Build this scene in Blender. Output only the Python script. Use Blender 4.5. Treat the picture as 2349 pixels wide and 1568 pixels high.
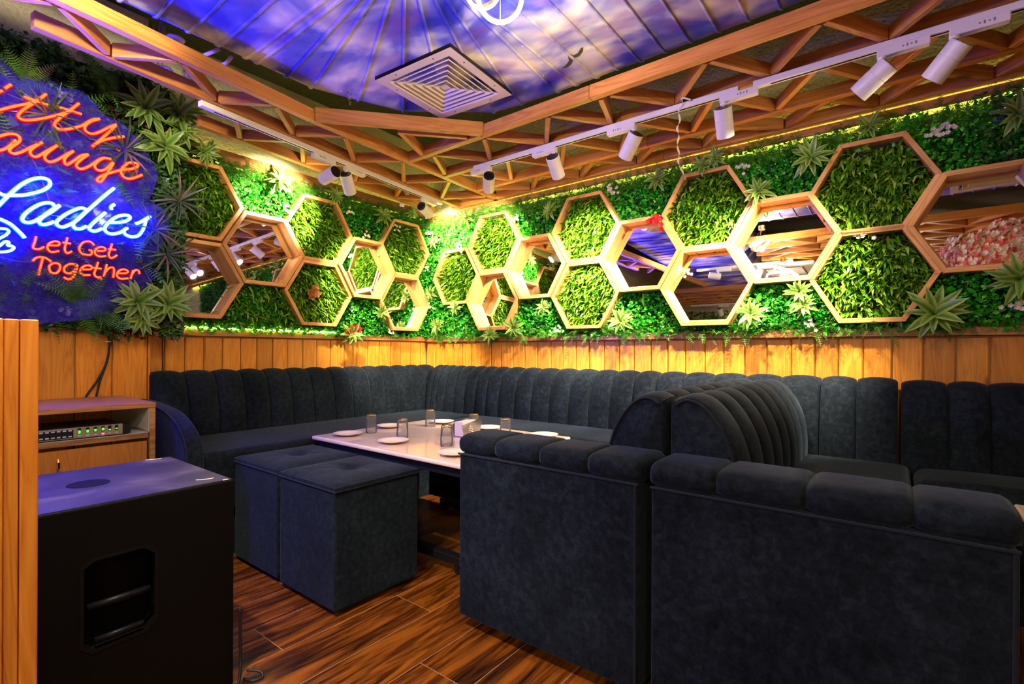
import bpy, bmesh, math, random
import numpy as np
from mathutils import Vector, Matrix
random.seed(7); RNG = np.random.default_rng(7)
S = bpy.context.scene
for o in list(bpy.data.objects): bpy.data.objects.remove(o)
COL = S.collection
rad = math.radians

# ------------------------------------------------------------------ camera
F, W, H = 1142.0, 2349.0, 1568.0
ROLL, YAW, SHY = rad(0.25), rad(37.8), 22.0
CAM = Vector((3.52, -3.22, 1.05))
FW = Vector((-math.sin(YAW), math.cos(YAW), 0)); RT = Vector((math.cos(YAW), math.sin(YAW), 0)); UP = Vector((0, 0, 1))
cd = bpy.data.cameras.new('camera'); cam = bpy.data.objects.new('camera', cd); COL.objects.link(cam)
cd.sensor_fit = 'HORIZONTAL'; cd.sensor_width = 36; cd.lens = F / W * 36; cd.shift_y = SHY / W
cd.clip_start = 0.05; cd.clip_end = 60
cam.matrix_world = Matrix.Translation(CAM) @ Matrix.Rotation(YAW, 4, 'Z') @ Matrix.Rotation(rad(90), 4, 'X') @ Matrix.Rotation(ROLL, 4, 'Z')
S.camera = cam
def ray(px, py):
    dx = px - W / 2; dy = -(py - H / 2) + SHY
    r = RT * math.cos(ROLL) + UP * math.sin(ROLL); u = -RT * math.sin(ROLL) + UP * math.cos(ROLL)
    return FW * F + r * dx + u * dy
def on_x(px, py, x): r = ray(px, py); return CAM + r * ((x - CAM.x) / r.x)
def on_y(px, py, y): r = ray(px, py); return CAM + r * ((y - CAM.y) / r.y)
def on_z(px, py, z): r = ray(px, py); return CAM + r * ((z - CAM.z) / r.z)

# ------------------------------------------------------------------ colour management, world
S.view_settings.view_transform = 'Standard'; S.view_settings.look = 'None'
S.view_settings.gamma = 1.0; S.view_settings.use_curve_mapping = False
S.view_settings.exposure = 1.3
wd = bpy.data.worlds.new('world'); S.world = wd; wd.use_nodes = True
wd.node_tree.nodes['Background'].inputs[0].default_value = (0.7, 0.6, 0.5, 1)
wd.node_tree.nodes['Background'].inputs[1].default_value = 0.015
# light levels (lamps themselves are built with their fixtures below)
P_SPOT, P_RING, P_FILL, P_WASH = 104.0, 13.0, 17.0, 62.0
E_RING, E_LED, E_RED, E_BLUE = 8.0, 9.0, 2.0, 11.0

# ------------------------------------------------------------------ material helpers
def mat(name, color=(0.5, 0.5, 0.5), rough=0.5, metal=0.0, spec=0.5, emit=None, estr=0.0, trans=0.0, ior=1.45, sheen=0.0, coat=0.0):
    m = bpy.data.materials.new(name); m.use_nodes = True
    b = m.node_tree.nodes['Principled BSDF']
    b.inputs['Base Color'].default_value = (*color, 1); b.inputs['Roughness'].default_value = rough
    b.inputs['Metallic'].default_value = metal; b.inputs['Specular IOR Level'].default_value = spec
    b.inputs['IOR'].default_value = ior; b.inputs['Transmission Weight'].default_value = trans
    b.inputs['Sheen Weight'].default_value = sheen; b.inputs['Coat Weight'].default_value = coat
    if emit: b.inputs['Emission Color'].default_value = (*emit, 1); b.inputs['Emission Strength'].default_value = estr
    return m
class NT:
    def __init__(s, m): s.t = m.node_tree; s.b = s.t.nodes['Principled BSDF']
    def n(s, typ, **kw):
        nd = s.t.nodes.new('ShaderNode' + typ)
        for k, v in kw.items():
            if k.startswith('i_'):
                nd.inputs[k[2:].replace('_', ' ')].default_value = v
            else: setattr(nd, k, v)
        return nd
    def l(s, a, b): s.t.links.new(a, b)
    def ramp(s, fac, stops, interp='LINEAR'):
        r = s.n('ValToRGB'); r.color_ramp.interpolation = interp
        e = r.color_ramp.elements
        while len(e) < len(stops): e.new(0.5)
        for k, (p, c) in enumerate(stops): e[k].position = p; e[k].color = (*c, 1) if len(c) == 3 else c
        s.l(fac, r.inputs[0]); return r.outputs[0]
    def mix(s, fac, a, b, blend='MIX'):
        m = s.n('MixRGB', blend_type=blend)
        for v, i in ((fac, 0), (a, 1), (b, 2)):
            if hasattr(v, 'links'): s.l(v, m.inputs[i])
            elif i == 0: m.inputs[0].default_value = v
            else: m.inputs[i].default_value = (*v, 1)
        return m.outputs[0]
    def math(s, op, a, b=0.0, c=None):
        m = s.n('Math', operation=op)
        for i, v in enumerate((a, b) if c is None else (a, b, c)):
            if hasattr(v, 'links'): s.l(v, m.inputs[i])
            else: m.inputs[i].default_value = v
        return m.outputs[0]
    def bump(s, h, strength=0.3, dist=0.01):
        b = s.n('Bump'); b.inputs['Strength'].default_value = strength; b.inputs['Distance'].default_value = dist
        s.l(h, b.inputs['Height']); s.l(b.outputs[0], s.b.inputs['Normal'])

def wood(name, light, mid, dark, axis='X', island=False, rough=0.42, knots=True, ring=1.0):
    m = mat(name, mid, rough); t = NT(m)
    tc = t.n('TexCoord'); rnd = t.n('NewGeometry').outputs['Random Per Island'] if island else t.n('ObjectInfo').outputs['Random']
    off = t.n('CombineXYZ'); k1 = t.math('MULTIPLY', rnd, 37.0); k2 = t.math('MULTIPLY', rnd, 91.0)
    t.l(k1, off.inputs[0]); t.l(k2, off.inputs[1]); t.l(k1, off.inputs[2])
    ad = t.n('VectorMath', operation='ADD'); t.l(tc.outputs['Object'], ad.inputs[0]); t.l(off.outputs[0], ad.inputs[1])
    mp = t.n('Mapping'); sc = {'X': (1.1, 12, 12), 'Y': (12, 1.1, 12), 'Z': (12, 12, 1.1)}[axis]
    mp.inputs['Scale'].default_value = tuple(ring * v for v in sc); t.l(ad.outputs[0], mp.inputs[0])
    n1 = t.n('TexNoise', i_Scale=1.0, i_Detail=3.0, i_Distortion=0.9); t.l(mp.outputs[0], n1.inputs['Vector'])
    bands = t.math('FRACT', t.math('MULTIPLY', n1.outputs[0], 8.0))
    bands = t.math('ABSOLUTE', t.math('SUBTRACT', bands, 0.5))
    mp2 = t.n('Mapping'); sc2 = {'X': (4, 160, 160), 'Y': (160, 4, 160), 'Z': (160, 160, 4)}[axis]
    mp2.inputs['Scale'].default_value = sc2; t.l(ad.outputs[0], mp2.inputs[0])
    n2 = t.n('TexNoise', i_Scale=1.0, i_Detail=2.0); t.l(mp2.outputs[0], n2.inputs['Vector'])
    f = t.math('ADD', t.math('MULTIPLY', bands, 1.1), t.math('MULTIPLY', n2.outputs[0], 0.5))
    c = t.ramp(f, [(0.02, dark), (0.30, mid), (0.85, light)])
    hv = t.ramp(rnd, [(0.0, (0.72, 0.66, 0.6)), (0.5, (1, 1, 1)), (1.0, (1.12, 1.05, 0.95))])
    c = t.mix(1.0, c, hv, 'MULTIPLY')
    if knots:
        mp3 = t.n('Mapping'); sc3 = {'X': (2.2, 6, 6), 'Y': (6, 2.2, 6), 'Z': (6, 6, 2.2)}[axis]
        mp3.inputs['Scale'].default_value = sc3; t.l(ad.outputs[0], mp3.inputs[0])
        v = t.n('TexVoronoi', i_Scale=0.9); t.l(mp3.outputs[0], v.inputs['Vector'])
        kf = t.ramp(v.outputs['Distance'], [(0.05, (1, 1, 1)), (0.11, (0, 0, 0))])
        c = t.mix(kf, c, tuple(x * 0.28 for x in dark))
    t.l(c, t.b.inputs['Base Color']); t.bump(f, 0.12, 0.004)
    return m

M = {}
M['pine'] = wood('pine_beam_wood', (0.66, 0.29, 0.06), (0.52, 0.19, 0.032), (0.30, 0.085, 0.012), 'X')
M['hexwood'] = wood('hexagon_board_wood', (0.74, 0.38, 0.11), (0.64, 0.28, 0.065), (0.46, 0.16, 0.03), 'X', knots=False)
M['plank'] = wood('wainscot_plank_wood', (0.74, 0.31, 0.032), (0.62, 0.22, 0.018), (0.38, 0.09, 0.006), 'Z', island=True, rough=0.35)
M['rail_y'] = wood('dado_rail_wood', (0.55, 0.25, 0.07), (0.46, 0.18, 0.045), (0.28, 0.09, 0.02), 'X', rough=0.3)
M['rail_x'] = wood('dado_rail_wood_side', (0.55, 0.25, 0.07), (0.46, 0.18, 0.045), (0.28, 0.09, 0.02), 'Y', rough=0.3)
M['post'] = wood('partition_board_wood', (0.72, 0.27, 0.030), (0.60, 0.19, 0.016), (0.36, 0.08, 0.006), 'Z', island=True, rough=0.4)
M['cab'] = wood('cabinet_veneer', (0.62, 0.25, 0.045), (0.50, 0.18, 0.03), (0.34, 0.10, 0.015), 'Z', knots=False)
M['cabtop'] = wood('cabinet_top_veneer', (0.62, 0.30, 0.13), (0.48, 0.20, 0.07), (0.2, 0.07, 0.02), 'Y', knots=False)
M['plyedge'] = wood('raw_ply_edge', (0.45, 0.25, 0.1), (0.3, 0.13, 0.04), (0.1, 0.035, 0.012), 'Y', knots=False)
M['laminate_in'] = mat('white_laminate_lining', (0.55, 0.5, 0.47), 0.5)

def velvet(name, col, hi):
    m = mat(name, col, 0.8, spec=0.12, sheen=0.10); t = NT(m)
    t.b.inputs['Sheen Roughness'].default_value = 0.4; t.b.inputs['Sheen Tint'].default_value = (0.6, 0.8, 0.95, 1)
    tc = t.n('TexCoord'); n = t.n('TexNoise', i_Scale=42.0, i_Detail=9.0, i_Roughness=0.7, i_Distortion=0.4); t.l(tc.outputs['Object'], n.inputs['Vector'])
    nb = t.n('TexNoise', i_Scale=5.0, i_Detail=4.0); t.l(tc.outputs['Object'], nb.inputs['Vector'])
    f = t.math('ADD', t.math('MULTIPLY', n.outputs[0], 0.7), t.math('MULTIPLY', nb.outputs[0], 0.3))
    c = t.ramp(f, [(0.36, tuple(v * 0.3 for v in col)), (0.5, col), (0.68, hi)])
    t.l(c, t.b.inputs['Base Color']); t.bump(f, 0.35, 0.004)
    return m
M['velvet'] = velvet('dark_slate_velvet', (0.0062, 0.0096, 0.0140), (0.018, 0.026, 0.035))
M['piping'] = mat('velvet_piping', (0.006, 0.009, 0.014), 0.8, sheen=0.1, spec=0.2)

def leaf_mat(name, stops, rough=0.32, edge=None, trl=0.25):
    m = mat(name, (0.1, 0.3, 0.05), rough, spec=0.5); t = NT(m)
    r = t.n('NewGeometry').outputs['Random Per Island']
    c = t.ramp(r, stops)
    if edge:
        a = t.n('Attribute', attribute_name='edge'); c = t.mix(a.outputs['Fac'], c, edge)
    t.l(c, t.b.inputs['Base Color'])
    if trl > 0:
        tr = t.n('BsdfTranslucent'); t.l(c, tr.inputs[0]); mx = t.n('MixShader'); mx.inputs[0].default_value = trl
        t.l(t.b.outputs[0], mx.inputs[1]); t.l(tr.outputs[0], mx.inputs[2])
        t.l(mx.outputs[0], t.t.nodes['Material Output'].inputs['Surface'])
    return m
M['box'] = leaf_mat('boxwood_leaf', [(0.0, (0.006, 0.12, 0.008)), (0.4, (0.02, 0.36, 0.015)), (0.75, (0.06, 0.55, 0.025)), (1.0, (0.22, 0.65, 0.06))], 0.22)
M['blade'] = leaf_mat('grass_blade', [(0.0, (0.02, 0.09, 0.003)), (0.35, (0.09, 0.28, 0.006)), (0.7, (0.20, 0.45, 0.012)), (1.0, (0.50, 0.62, 0.08))], 0.38)
M['rosette'] = leaf_mat('variegated_rosette_leaf', [(0.0, (0.03, 0.16, 0.015)), (1.0, (0.08, 0.26, 0.03))], 0.3, edge=(0.42, 0.52, 0.10))
M['dark'] = leaf_mat('dark_glossy_leaf', [(0.0, (0.02, 0.07, 0.02)), (0.5, (0.06, 0.18, 0.035)), (1.0, (0.16, 0.32, 0.06))], 0.25)
M['redleaf'] = leaf_mat('red_green_leaf', [(0.0, (0.10, 0.01, 0.02)), (0.4, (0.03, 0.08, 0.02)), (0.7, (0.05, 0.16, 0.02)), (1.0, (0.4, 0.02, 0.03))], 0.2)
M['fern'] = leaf_mat('fern_frond', [(0.0, (0.05, 0.18, 0.02)), (1.0, (0.14, 0.34, 0.03))], 0.35)
M['spiky'] = leaf_mat('spiky_grass_leaf', [(0.0, (0.05, 0.09, 0.05)), (0.6, (0.12, 0.16, 0.09)), (1.0, (0.32, 0.16, 0.12))], 0.3)
M['ivy'] = leaf_mat('ivy_leaf', [(0.0, (0.02, 0.20, 0.02)), (1.0, (0.10, 0.42, 0.05))], 0.3)
M['petal'] = leaf_mat('cream_petal', [(0.0, (0.75, 0.62, 0.42)), (1.0, (0.9, 0.8, 0.62))], 0.5)
M['pinkpetal'] = leaf_mat('pink_petal', [(0.0, (0.65, 0.10, 0.10)), (1.0, (0.85, 0.25, 0.22))], 0.5)
M['redpetal'] = leaf_mat('red_petal', [(0.0, (0.6, 0.01, 0.015)), (1.0, (0.8, 0.03, 0.03))], 0.35)
M['drypetal'] = leaf_mat('dried_orange_leaf', [(0.0, (0.45, 0.14, 0.03)), (1.0, (0.6, 0.25, 0.06))], 0.5)
M['mat_back'] = mat('foliage_backing', (0.012, 0.03, 0.008), 0.9)
M['hexback'] = mat('hexagon_grass_backing', (0.012, 0.014, 0.004), 0.9)

def plaster(name, c1, c2, s=70):
    m = mat(name, c1, 0.85); t = NT(m); tc = t.n('TexCoord')
    n = t.n('TexNoise', i_Scale=s, i_Detail=5.0, i_Roughness=0.6); t.l(tc.outputs['Object'], n.inputs['Vector'])
    v = t.n('TexVoronoi', i_Scale=s * 0.8); t.l(tc.outputs['Object'], v.inputs['Vector'])
    h = t.math('ADD', n.outputs[0], t.math('MULTIPLY', v.outputs['Distance'], 0.7))
    t.l(t.ramp(h, [(0.3, c2), (0.75, c1)]), t.b.inputs['Base Color']); t.bump(h, 0.8, 0.01); return m
M['plaster'] = plaster('rough_cream_plaster', (0.62, 0.56, 0.30), (0.42, 0.37, 0.17))
M['ceilpaint'] = plaster('dark_rough_ceiling', (0.035, 0.031, 0.012), (0.015, 0.013, 0.005), 50)
M['white'] = mat('white_painted_metal', (0.80, 0.74, 0.64), 0.35)
M['black'] = mat('black_plastic', (0.01, 0.01, 0.012), 0.35)
M['handleblack'] = mat('dark_recess_plastic', (0.004, 0.004, 0.0045), 0.4, spec=0.2)
M['blackmetal'] = mat('black_powder_steel', (0.008, 0.008, 0.01), 0.4)
M['cream'] = mat('cream_powder_coat', (0.62, 0.5, 0.40), 0.4)
M['void'] = mat('dark_interior', (0.004, 0.004, 0.006), 0.9)
M['mirror'] = mat('mirror_silver', (0.86, 0.87, 0.86), 0.015, metal=1.0)
M['steel'] = mat('polished_steel', (0.7, 0.66, 0.6), 0.2, metal=1.0)
M['gold'] = mat('gold_rim', (0.8, 0.52, 0.16), 0.2, metal=1.0)
M['glass'] = mat('clear_glass', (0.98, 0.98, 0.98), 0.02, trans=1.0, ior=1.48)
M['china'] = mat('cream_melamine', (0.86, 0.70, 0.55), 0.22)
M['laminate'] = mat('table_laminate', (0.82, 0.62, 0.46), 0.10, coat=0.5)
M['napkin'] = mat('white_napkin', (0.78, 0.66, 0.6), 0.8)
M['cable'] = mat('black_cable', (0.008, 0.008, 0.01), 0.45)
M['greycable'] = mat('white_conduit', (0.55, 0.42, 0.38), 0.4)
M['ribbon'] = mat('white_ribbon', (0.85, 0.8, 0.72), 0.5)
M['mark'] = mat('grey_print', (0.28, 0.22, 0.2), 0.6)
M['led'] = mat('warm_led_strip', (1, 1, 1), 0.5, emit=(0.9, 0.9, 0.16), estr=E_LED)
M['lens'] = mat('spot_lens', (1, 1, 1), 0.4, emit=(1.0, 0.9, 0.75), estr=40.0)
M['ring'] = mat('ring_lamp_diffuser', (1, 1, 1), 0.4, emit=(1.0, 0.88, 0.68), estr=E_RING)
M['redcore'] = mat('red_neon_core', (.06, 0.01, 0.005), 0.4, emit=(1.0, 0.075, 0.010), estr=E_RED)
M['redcoat'] = mat('red_neon_jacket', (0.06, 0.0, 0.0), 0.5, spec=0.1, emit=(1.0, 0.0, 0.004), estr=1.5)
M['bluecore'] = mat('ice_blue_neon_core', (0.8, 0.9, 1), 0.4, emit=(0.14, 0.36, 1.0), estr=E_BLUE)
M['bluecoat'] = mat('ice_blue_neon_jacket', (0.02, 0.04, .1), 0.5, spec=0.1, emit=(0.0, 0.004, 1.0), estr=55.0)
M['greenled'] = mat('green_indicator', (0.1, 1, 0.1), 0.4, emit=(0.05, 1.0, 0.02), estr=1.2)
M['redled'] = mat('red_indicator', (1, 0.1, 0.1), 0.4, emit=(1.0, 0.08, 0.15), estr=1.5)
M['button'] = mat('grey_button', (0.45, 0.5, 0.6), 0.4)
M['panel'] = mat('brushed_faceplate', (0.42, 0.33, 0.24), 0.35, metal=0.5)
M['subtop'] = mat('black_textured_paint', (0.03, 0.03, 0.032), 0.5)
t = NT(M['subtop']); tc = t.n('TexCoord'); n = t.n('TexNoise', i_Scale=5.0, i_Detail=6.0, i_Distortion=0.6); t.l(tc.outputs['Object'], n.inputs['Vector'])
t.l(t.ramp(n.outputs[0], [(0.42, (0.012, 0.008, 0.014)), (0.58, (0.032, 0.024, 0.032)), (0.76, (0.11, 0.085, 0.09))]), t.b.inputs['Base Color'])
M['subside'] = mat('black_speaker_paint', (0.003, 0.0022, 0.002), 0.6, spec=0.12)
t = NT(M['glass']); tr = t.n('BsdfTransparent'); tr.inputs[0].default_value = (.95, .96, .97, 1); gl = t.n('BsdfGlossy'); gl.inputs['Roughness'].default_value = .02
lw = t.n('LayerWeight', i_Blend=.20); mx = t.n('MixShader'); t.l(lw.outputs[0], mx.inputs[0]); t.l(tr.outputs[0], mx.inputs[1]); t.l(gl.outputs[0], mx.inputs[2]); df_ = t.n('BsdfTranslucent'); df_.inputs[0].default_value = (1, .97, .92, 1); m3 = t.n('MixShader'); m3.inputs[0].default_value = .055; t.l(mx.outputs[0], m3.inputs[1]); t.l(df_.outputs[0], m3.inputs[2]); t.l(m3.outputs[0], t.t.nodes['Material Output'].inputs['Surface'])
M['bird'] = mat('olive_bird_paint', (0.06, 0.05, 0.02), 0.6)
M['acrylic'] = mat('clear_acrylic', (1, 1, 1), 0.03); t = NT(M['acrylic'])
tr = t.n('BsdfTransparent'); tr.inputs[0].default_value = (0.93, 0.95, 1.0, 1); gl = t.n('BsdfGlossy'); gl.inputs['Roughness'].default_value = 0.03
fr = t.n('Fresnel', i_IOR=1.35); mx = t.n('MixShader'); t.l(fr.outputs[0], mx.inputs[0]); t.l(tr.outputs[0], mx.inputs[1]); t.l(gl.outputs[0], mx.inputs[2])
df_ = t.n('BsdfDiffuse'); df_.inputs[0].default_value = (.10, .03, 1, 1); m3 = t.n('MixShader'); m3.inputs[0].default_value = .16; t.l(mx.outputs[0], m3.inputs[1]); t.l(df_.outputs[0], m3.inputs[2])
t.l(m3.outputs[0], t.t.nodes['Material Output'].inputs['Surface'])

# painted sky duct
M['duct'] = mat('sky_mural_paint', (0.3, 0.3, 0.7), 0.32, spec=0.5); t = NT(M['duct']); tc = t.n('TexCoord')
mp = t.n('Mapping'); mp.inputs['Scale'].default_value = (1.5, 2.4, 1.5); mp.inputs['Rotation'].default_value = (0, 0, rad(35)); t.l(tc.outputs['Object'], mp.inputs[0])
n1 = t.n('TexNoise', i_Scale=1.7, i_Detail=3.0, i_Roughness=0.5, i_Distortion=0.5); t.l(mp.outputs[0], n1.inputs['Vector'])
n2 = t.n('TexNoise', i_Scale=3.2, i_Detail=1.0); t.l(mp.outputs[0], n2.inputs['Vector'])
c = t.ramp(n1.outputs[0], [(0.36, (0.008, 0.015, 0.40)), (0.45, (0.09, 0.10, 0.50)), (0.52, (0.38, 0.37, 0.60)), (0.62, (0.85, 0.76, 0.64))])
pf = t.ramp(n2.outputs[0], [(0.52, (0, 0, 0)), (0.68, (1, 1, 1))])
c = t.mix(t.math('MULTIPLY', pf, 0.55), c, (0.22, 0.08, 0.38)); t.l(c, t.b.inputs['Base Color'])

# wood-look floor tiles: planks run along Y, 0.215 m wide, light grout
M['floor'] = mat('wood_tile_floor', (0.2, 0.08, 0.03), 0.3, spec=0.5); t = NT(M['floor']); tc = t.n('TexCoord')
sx = t.n('SeparateXYZ'); t.l(tc.outputs['Object'], sx.inputs[0])
PW, PL = 0.2155, 1.25
u = t.math('DIVIDE', t.math('SUBTRACT', sx.outputs[0], 2.035), PW); iu = t.math('FLOOR', u); fu = t.math('FRACT', u)
v = t.math('ADD', t.math('DIVIDE', t.math('ADD', sx.outputs[1], 1.83), PL), t.math('MULTIPLY', iu, 0.6)); v = t.math('ADD', v, 0.6); iv = t.math('FLOOR', v); fv = t.math('FRACT', v)
gu = t.math('MINIMUM', fu, t.math('SUBTRACT', 1.0, fu)); gv = t.math('MINIMUM', fv, t.math('SUBTRACT', 1.0, fv))
g = t.math('MAXIMUM', t.math('LESS_THAN', t.math('MULTIPLY', gu, PW), 0.0014), t.math('LESS_THAN', t.math('MULTIPLY', gv, PL), 0.0014))
cb = t.n('CombineXYZ'); t.l(t.math('MULTIPLY', iu, 5.37), cb.inputs[0]); t.l(t.math('MULTIPLY', iv, 3.11), cb.inputs[1]); t.l(t.math('MULTIPLY', iu, 1.7), cb.inputs[2])
ad = t.n('VectorMath', operation='ADD'); t.l(tc.outputs['Object'], ad.inputs[0]); t.l(cb.outputs[0], ad.inputs[1])
mp = t.n('Mapping'); mp.inputs['Scale'].default_value = (16, 1.6, 1); t.l(ad.outputs[0], mp.inputs[0])
n1 = t.n('TexNoise', i_Scale=1.0, i_Detail=6.0, i_Roughness=0.62, i_Distortion=1.6); t.l(mp.outputs[0], n1.inputs['Vector'])
mp = t.n('Mapping'); mp.inputs['Scale'].default_value = (120, 4, 1); t.l(ad.outputs[0], mp.inputs[0])
n2 = t.n('TexNoise', i_Scale=1.0, i_Detail=2.0); t.l(mp.outputs[0], n2.inputs['Vector'])
f = t.math('ADD', n1.outputs[0], t.math('MULTIPLY', t.math('SUBTRACT', n2.outputs[0], 0.5), 0.25))
c = t.ramp(f, [(0.34, (0.016, 0.0045, 0.001)), (0.46, (0.085, 0.021, 0.002)), (0.62, (0.27, 0.076, 0.006))])
c = t.mix(g, c, (0.38, 0.2, 0.1)); t.l(c, t.b.inputs['Base Color'])

# ------------------------------------------------------------------ mesh helpers
class MB:
    def __init__(s): s.v = []; s.f = []
    def add(s, vs, fs):
        o = len(s.v); s.v += [tuple(p) for p in vs]; s.f += [tuple(i + o for i in f) for f in fs]; return s
    def box(s, x0, x1, y0, y1, z0, z1):
        vs = [(x, y, z) for z in (z0, z1) for y in (y0, y1) for x in (x0, x1)]
        return s.add(vs, [(0, 2, 3, 1), (4, 5, 7, 6), (0, 1, 5, 4), (2, 6, 7, 3), (0, 4, 6, 2), (1, 3, 7, 5)])
    def tube(s, pts, r, n=8, cap=True):
        pts = [Vector(p) for p in pts]; rings = []; up = None
        for i, p in enumerate(pts):
            d = (pts[min(i + 1, len(pts) - 1)] - pts[max(i - 1, 0)]).normalized()
            if up is None:
                a = Vector((0, 0, 1)) if abs(d.z) < 0.9 else Vector((1, 0, 0)); up = d.cross(a).normalized()
            up = (up - d * up.dot(d)).normalized(); b = d.cross(up)
            rr = r[i] if isinstance(r, (list, tuple)) else r
            rings.append([p + (up * math.cos(2 * math.pi * k / n) + b * math.sin(2 * math.pi * k / n)) * rr for k in range(n)])
        vs = [q for rg in rings for q in rg]; fs = []
        for i in range(len(pts) - 1):
            for k in range(n): fs.append((i * n + k, i * n + (k + 1) % n, (i + 1) * n + (k + 1) % n, (i + 1) * n + k))
        if cap: fs += [tuple(range(n))[::-1], tuple((len(pts) - 1) * n + k for k in range(n))]
        return s.add(vs, fs)
    def lathe(s, prof, n=24, c=(0, 0, 0), cap=True):
        vs = []; fs = []
        for r, z in prof:
            for k in range(n): a = 2 * math.pi * k / n; vs.append((c[0] + r * math.cos(a), c[1] + r * math.sin(a), c[2] + z))
        for i in range(len(prof) - 1):
            for k in range(n): fs.append((i * n + k, i * n + (k + 1) % n, (i + 1) * n + (k + 1) % n, (i + 1) * n + k))
        if cap: fs += [tuple(range(n))[::-1], tuple((len(prof) - 1) * n + k for k in range(n))]
        return s.add(vs, fs)
    def prism(s, poly, axis, a0, a1):
        """poly: 2D points; axis: 'x','y','z' extrusion"""
        n = len(poly)
        def mk(p, a): return {'x': (a, p[0], p[1]), 'y': (p[0], a, p[1]), 'z': (p[0], p[1], a)}[axis]
        vs = [mk(p, a0) for p in poly] + [mk(p, a1) for p in poly]
        fs = [(k, (k + 1) % n, n + (k + 1) % n, n + k) for k in range(n)] + [tuple(range(n))[::-1], tuple(range(n, 2 * n))]
        return s.add(vs, fs)
    def build(s, name, m, parent=None, bevel=0, smooth=False, seg=2, label=None, loc=None, subsurf=0):
        me = bpy.data.meshes.new(name); me.from_pydata(s.v, [], s.f)
        bm = bmesh.new(); bm.from_mesh(me); bmesh.ops.recalc_face_normals(bm, faces=bm.faces); bm.to_mesh(me); bm.free()
        me.materials.append(m)
        o = bpy.data.objects.new(name, me); COL.objects.link(o)
        if smooth: me.polygons.foreach_set('use_smooth', [True] * len(me.polygons))
        if loc is not None: o.location = loc
        if parent is not None: attach(o, parent)
        if bevel:
            b = o.modifiers.new('bevel', 'BEVEL'); b.width = bevel; b.segments = seg; b.limit_method = 'ANGLE'; b.angle_limit = rad(35)
            if seg > 1: me.polygons.foreach_set('use_smooth', [True] * len(me.polygons)); w = o.modifiers.new('wn', 'WEIGHTED_NORMAL')
        if subsurf: q = o.modifiers.new('sub', 'SUBSURF'); q.levels = subsurf; q.render_levels = subsurf
        if label: o['label'] = label
        return o
def attach(o, parent):
    """parent o (built in world coordinates) under parent, an unrotated empty or mesh"""
    o.parent = parent; L = Vector((0, 0, 0)); p = parent
    while p is not None: L += Vector(p.location); p = p.parent
    o.location = Vector(o.location) - L
def thing(name, label, cat, loc=(0, 0, 0), group=None):
    o = bpy.data.objects.new(name, None); o.empty_display_size = 0.05; COL.objects.link(o); o.location = loc
    return tag(o, label, cat, group)
def tag(o, label, cat, group=None, kind=None):
    o['label'] = label; o['category'] = cat
    if group: o['group'] = group
    if kind: o['kind'] = kind
    return o
def struct(o): o['kind'] = 'structure'; return o
def beam(name, p0, p1, w, h, m, parent, label=None, bevel=0.002):
    """board from p0 to p1 (centre line), w wide across, h tall; length along local X"""
    p0, p1 = Vector(p0), Vector(p1); d = p1 - p0; L = d.length; x = d.normalized()
    y = Vector((0, 0, 1)).cross(x); y = y.normalized() if y.length > 1e-4 else Vector((0, 1, 0)); z = x.cross(y)
    mb = MB().box(-L / 2, L / 2, -w / 2, w / 2, -h / 2, h / 2)
    o = mb.build(name, m, None, bevel=bevel, seg=1, label=label)
    o.matrix_world = Matrix.Translation((p0 + p1) / 2) @ Matrix((x, y, z)).transposed().to_4x4()
    if parent is not None:
        o.parent = parent; o.location = Vector(o.location) - Vector(parent.location)
    return o
def spline(pts, n=5, closed=False):
    P = [Vector(p) for p in pts]; out = []; N = len(P)
    for i in range(N if closed else N - 1):
        if closed: a, b, c, d = P[(i - 1) % N], P[i], P[(i + 1) % N], P[(i + 2) % N]
        else: a, b, c, d = P[max(i - 1, 0)], P[i], P[i + 1], P[min(i + 2, N - 1)]
        for k in range(n):
            t = k / n
            out.append(0.5 * ((2 * b) + (c - a) * t + (2 * a - 5 * b + 4 * c - d) * t * t + (3 * b - a - 3 * c + d) * t ** 3))
    if not closed: out.append(P[-1])
    return out
def copy_tree(o, parent=None):
    c = o.copy(); COL.objects.link(c); c.parent = parent
    for ch in list(o.children): copy_tree(ch, c)
    return c

# leaves -------------------------------------------------------------
def tmpl_oval():
    v = [(0, 0, 0), (-.36, .42, .10), (0, .48, 0), (.36, .42, .10), (0, 1, -.08)]
    return np.array(v), [(0, 2, 1), (0, 3, 2), (2, 3, 4), (1, 2, 4)], np.zeros(5)
def tmpl_blade(width=.16, bend=.35, rows=3, fold=.25):
    v = []; f = []; e = []
    for i in range(rows + 1):
        tt = i / rows; w = width * (math.sin(math.pi * (0.12 + 0.88 * tt)) ** 0.8 if tt < 1 else 0.02)
        y = tt * (1 - .25 * bend * tt); z = -bend * tt * tt
        v += [(-w / 2, y, z + w * fold), (0, y, z), (w / 2, y, z + w * fold)]; e += [1, 0, 1]
    for i in range(rows):
        a = i * 3; f += [(a, a + 1, a + 4, a + 3), (a + 1, a + 2, a + 5, a + 4)]
    return np.array(v), f, np.array(e, float)
def tmpl_fern(n=11):
    v = []; f = []
    for i in range(n + 1):
        tt = i / n; y = tt * .95; z = -.35 * tt * tt; v += [(-.008, y, z), (.008, y, z)]
    for i in range(n): a = 2 * i; f.append((a, a + 1, a + 3, a + 2))
    for i in range(n):
        tt = (i + .6) / n; L = .20 * math.sin(math.pi * (0.25 + .75 * tt)) + .02; y = tt * .95; z = -.35 * tt * tt
        for s in (-1, 1):
            o = len(v); v += [(0, y - .02, z), (s * L * .55, y + .015, z + .005), (s * L, y + .05, z - .02), (s * L * .5, y + .05, z), (0, y + .02, z)]
            f.append((o, o + 1, o + 2, o + 3, o + 4))
    return np.array(v), f, np.zeros(len(v))
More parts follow.
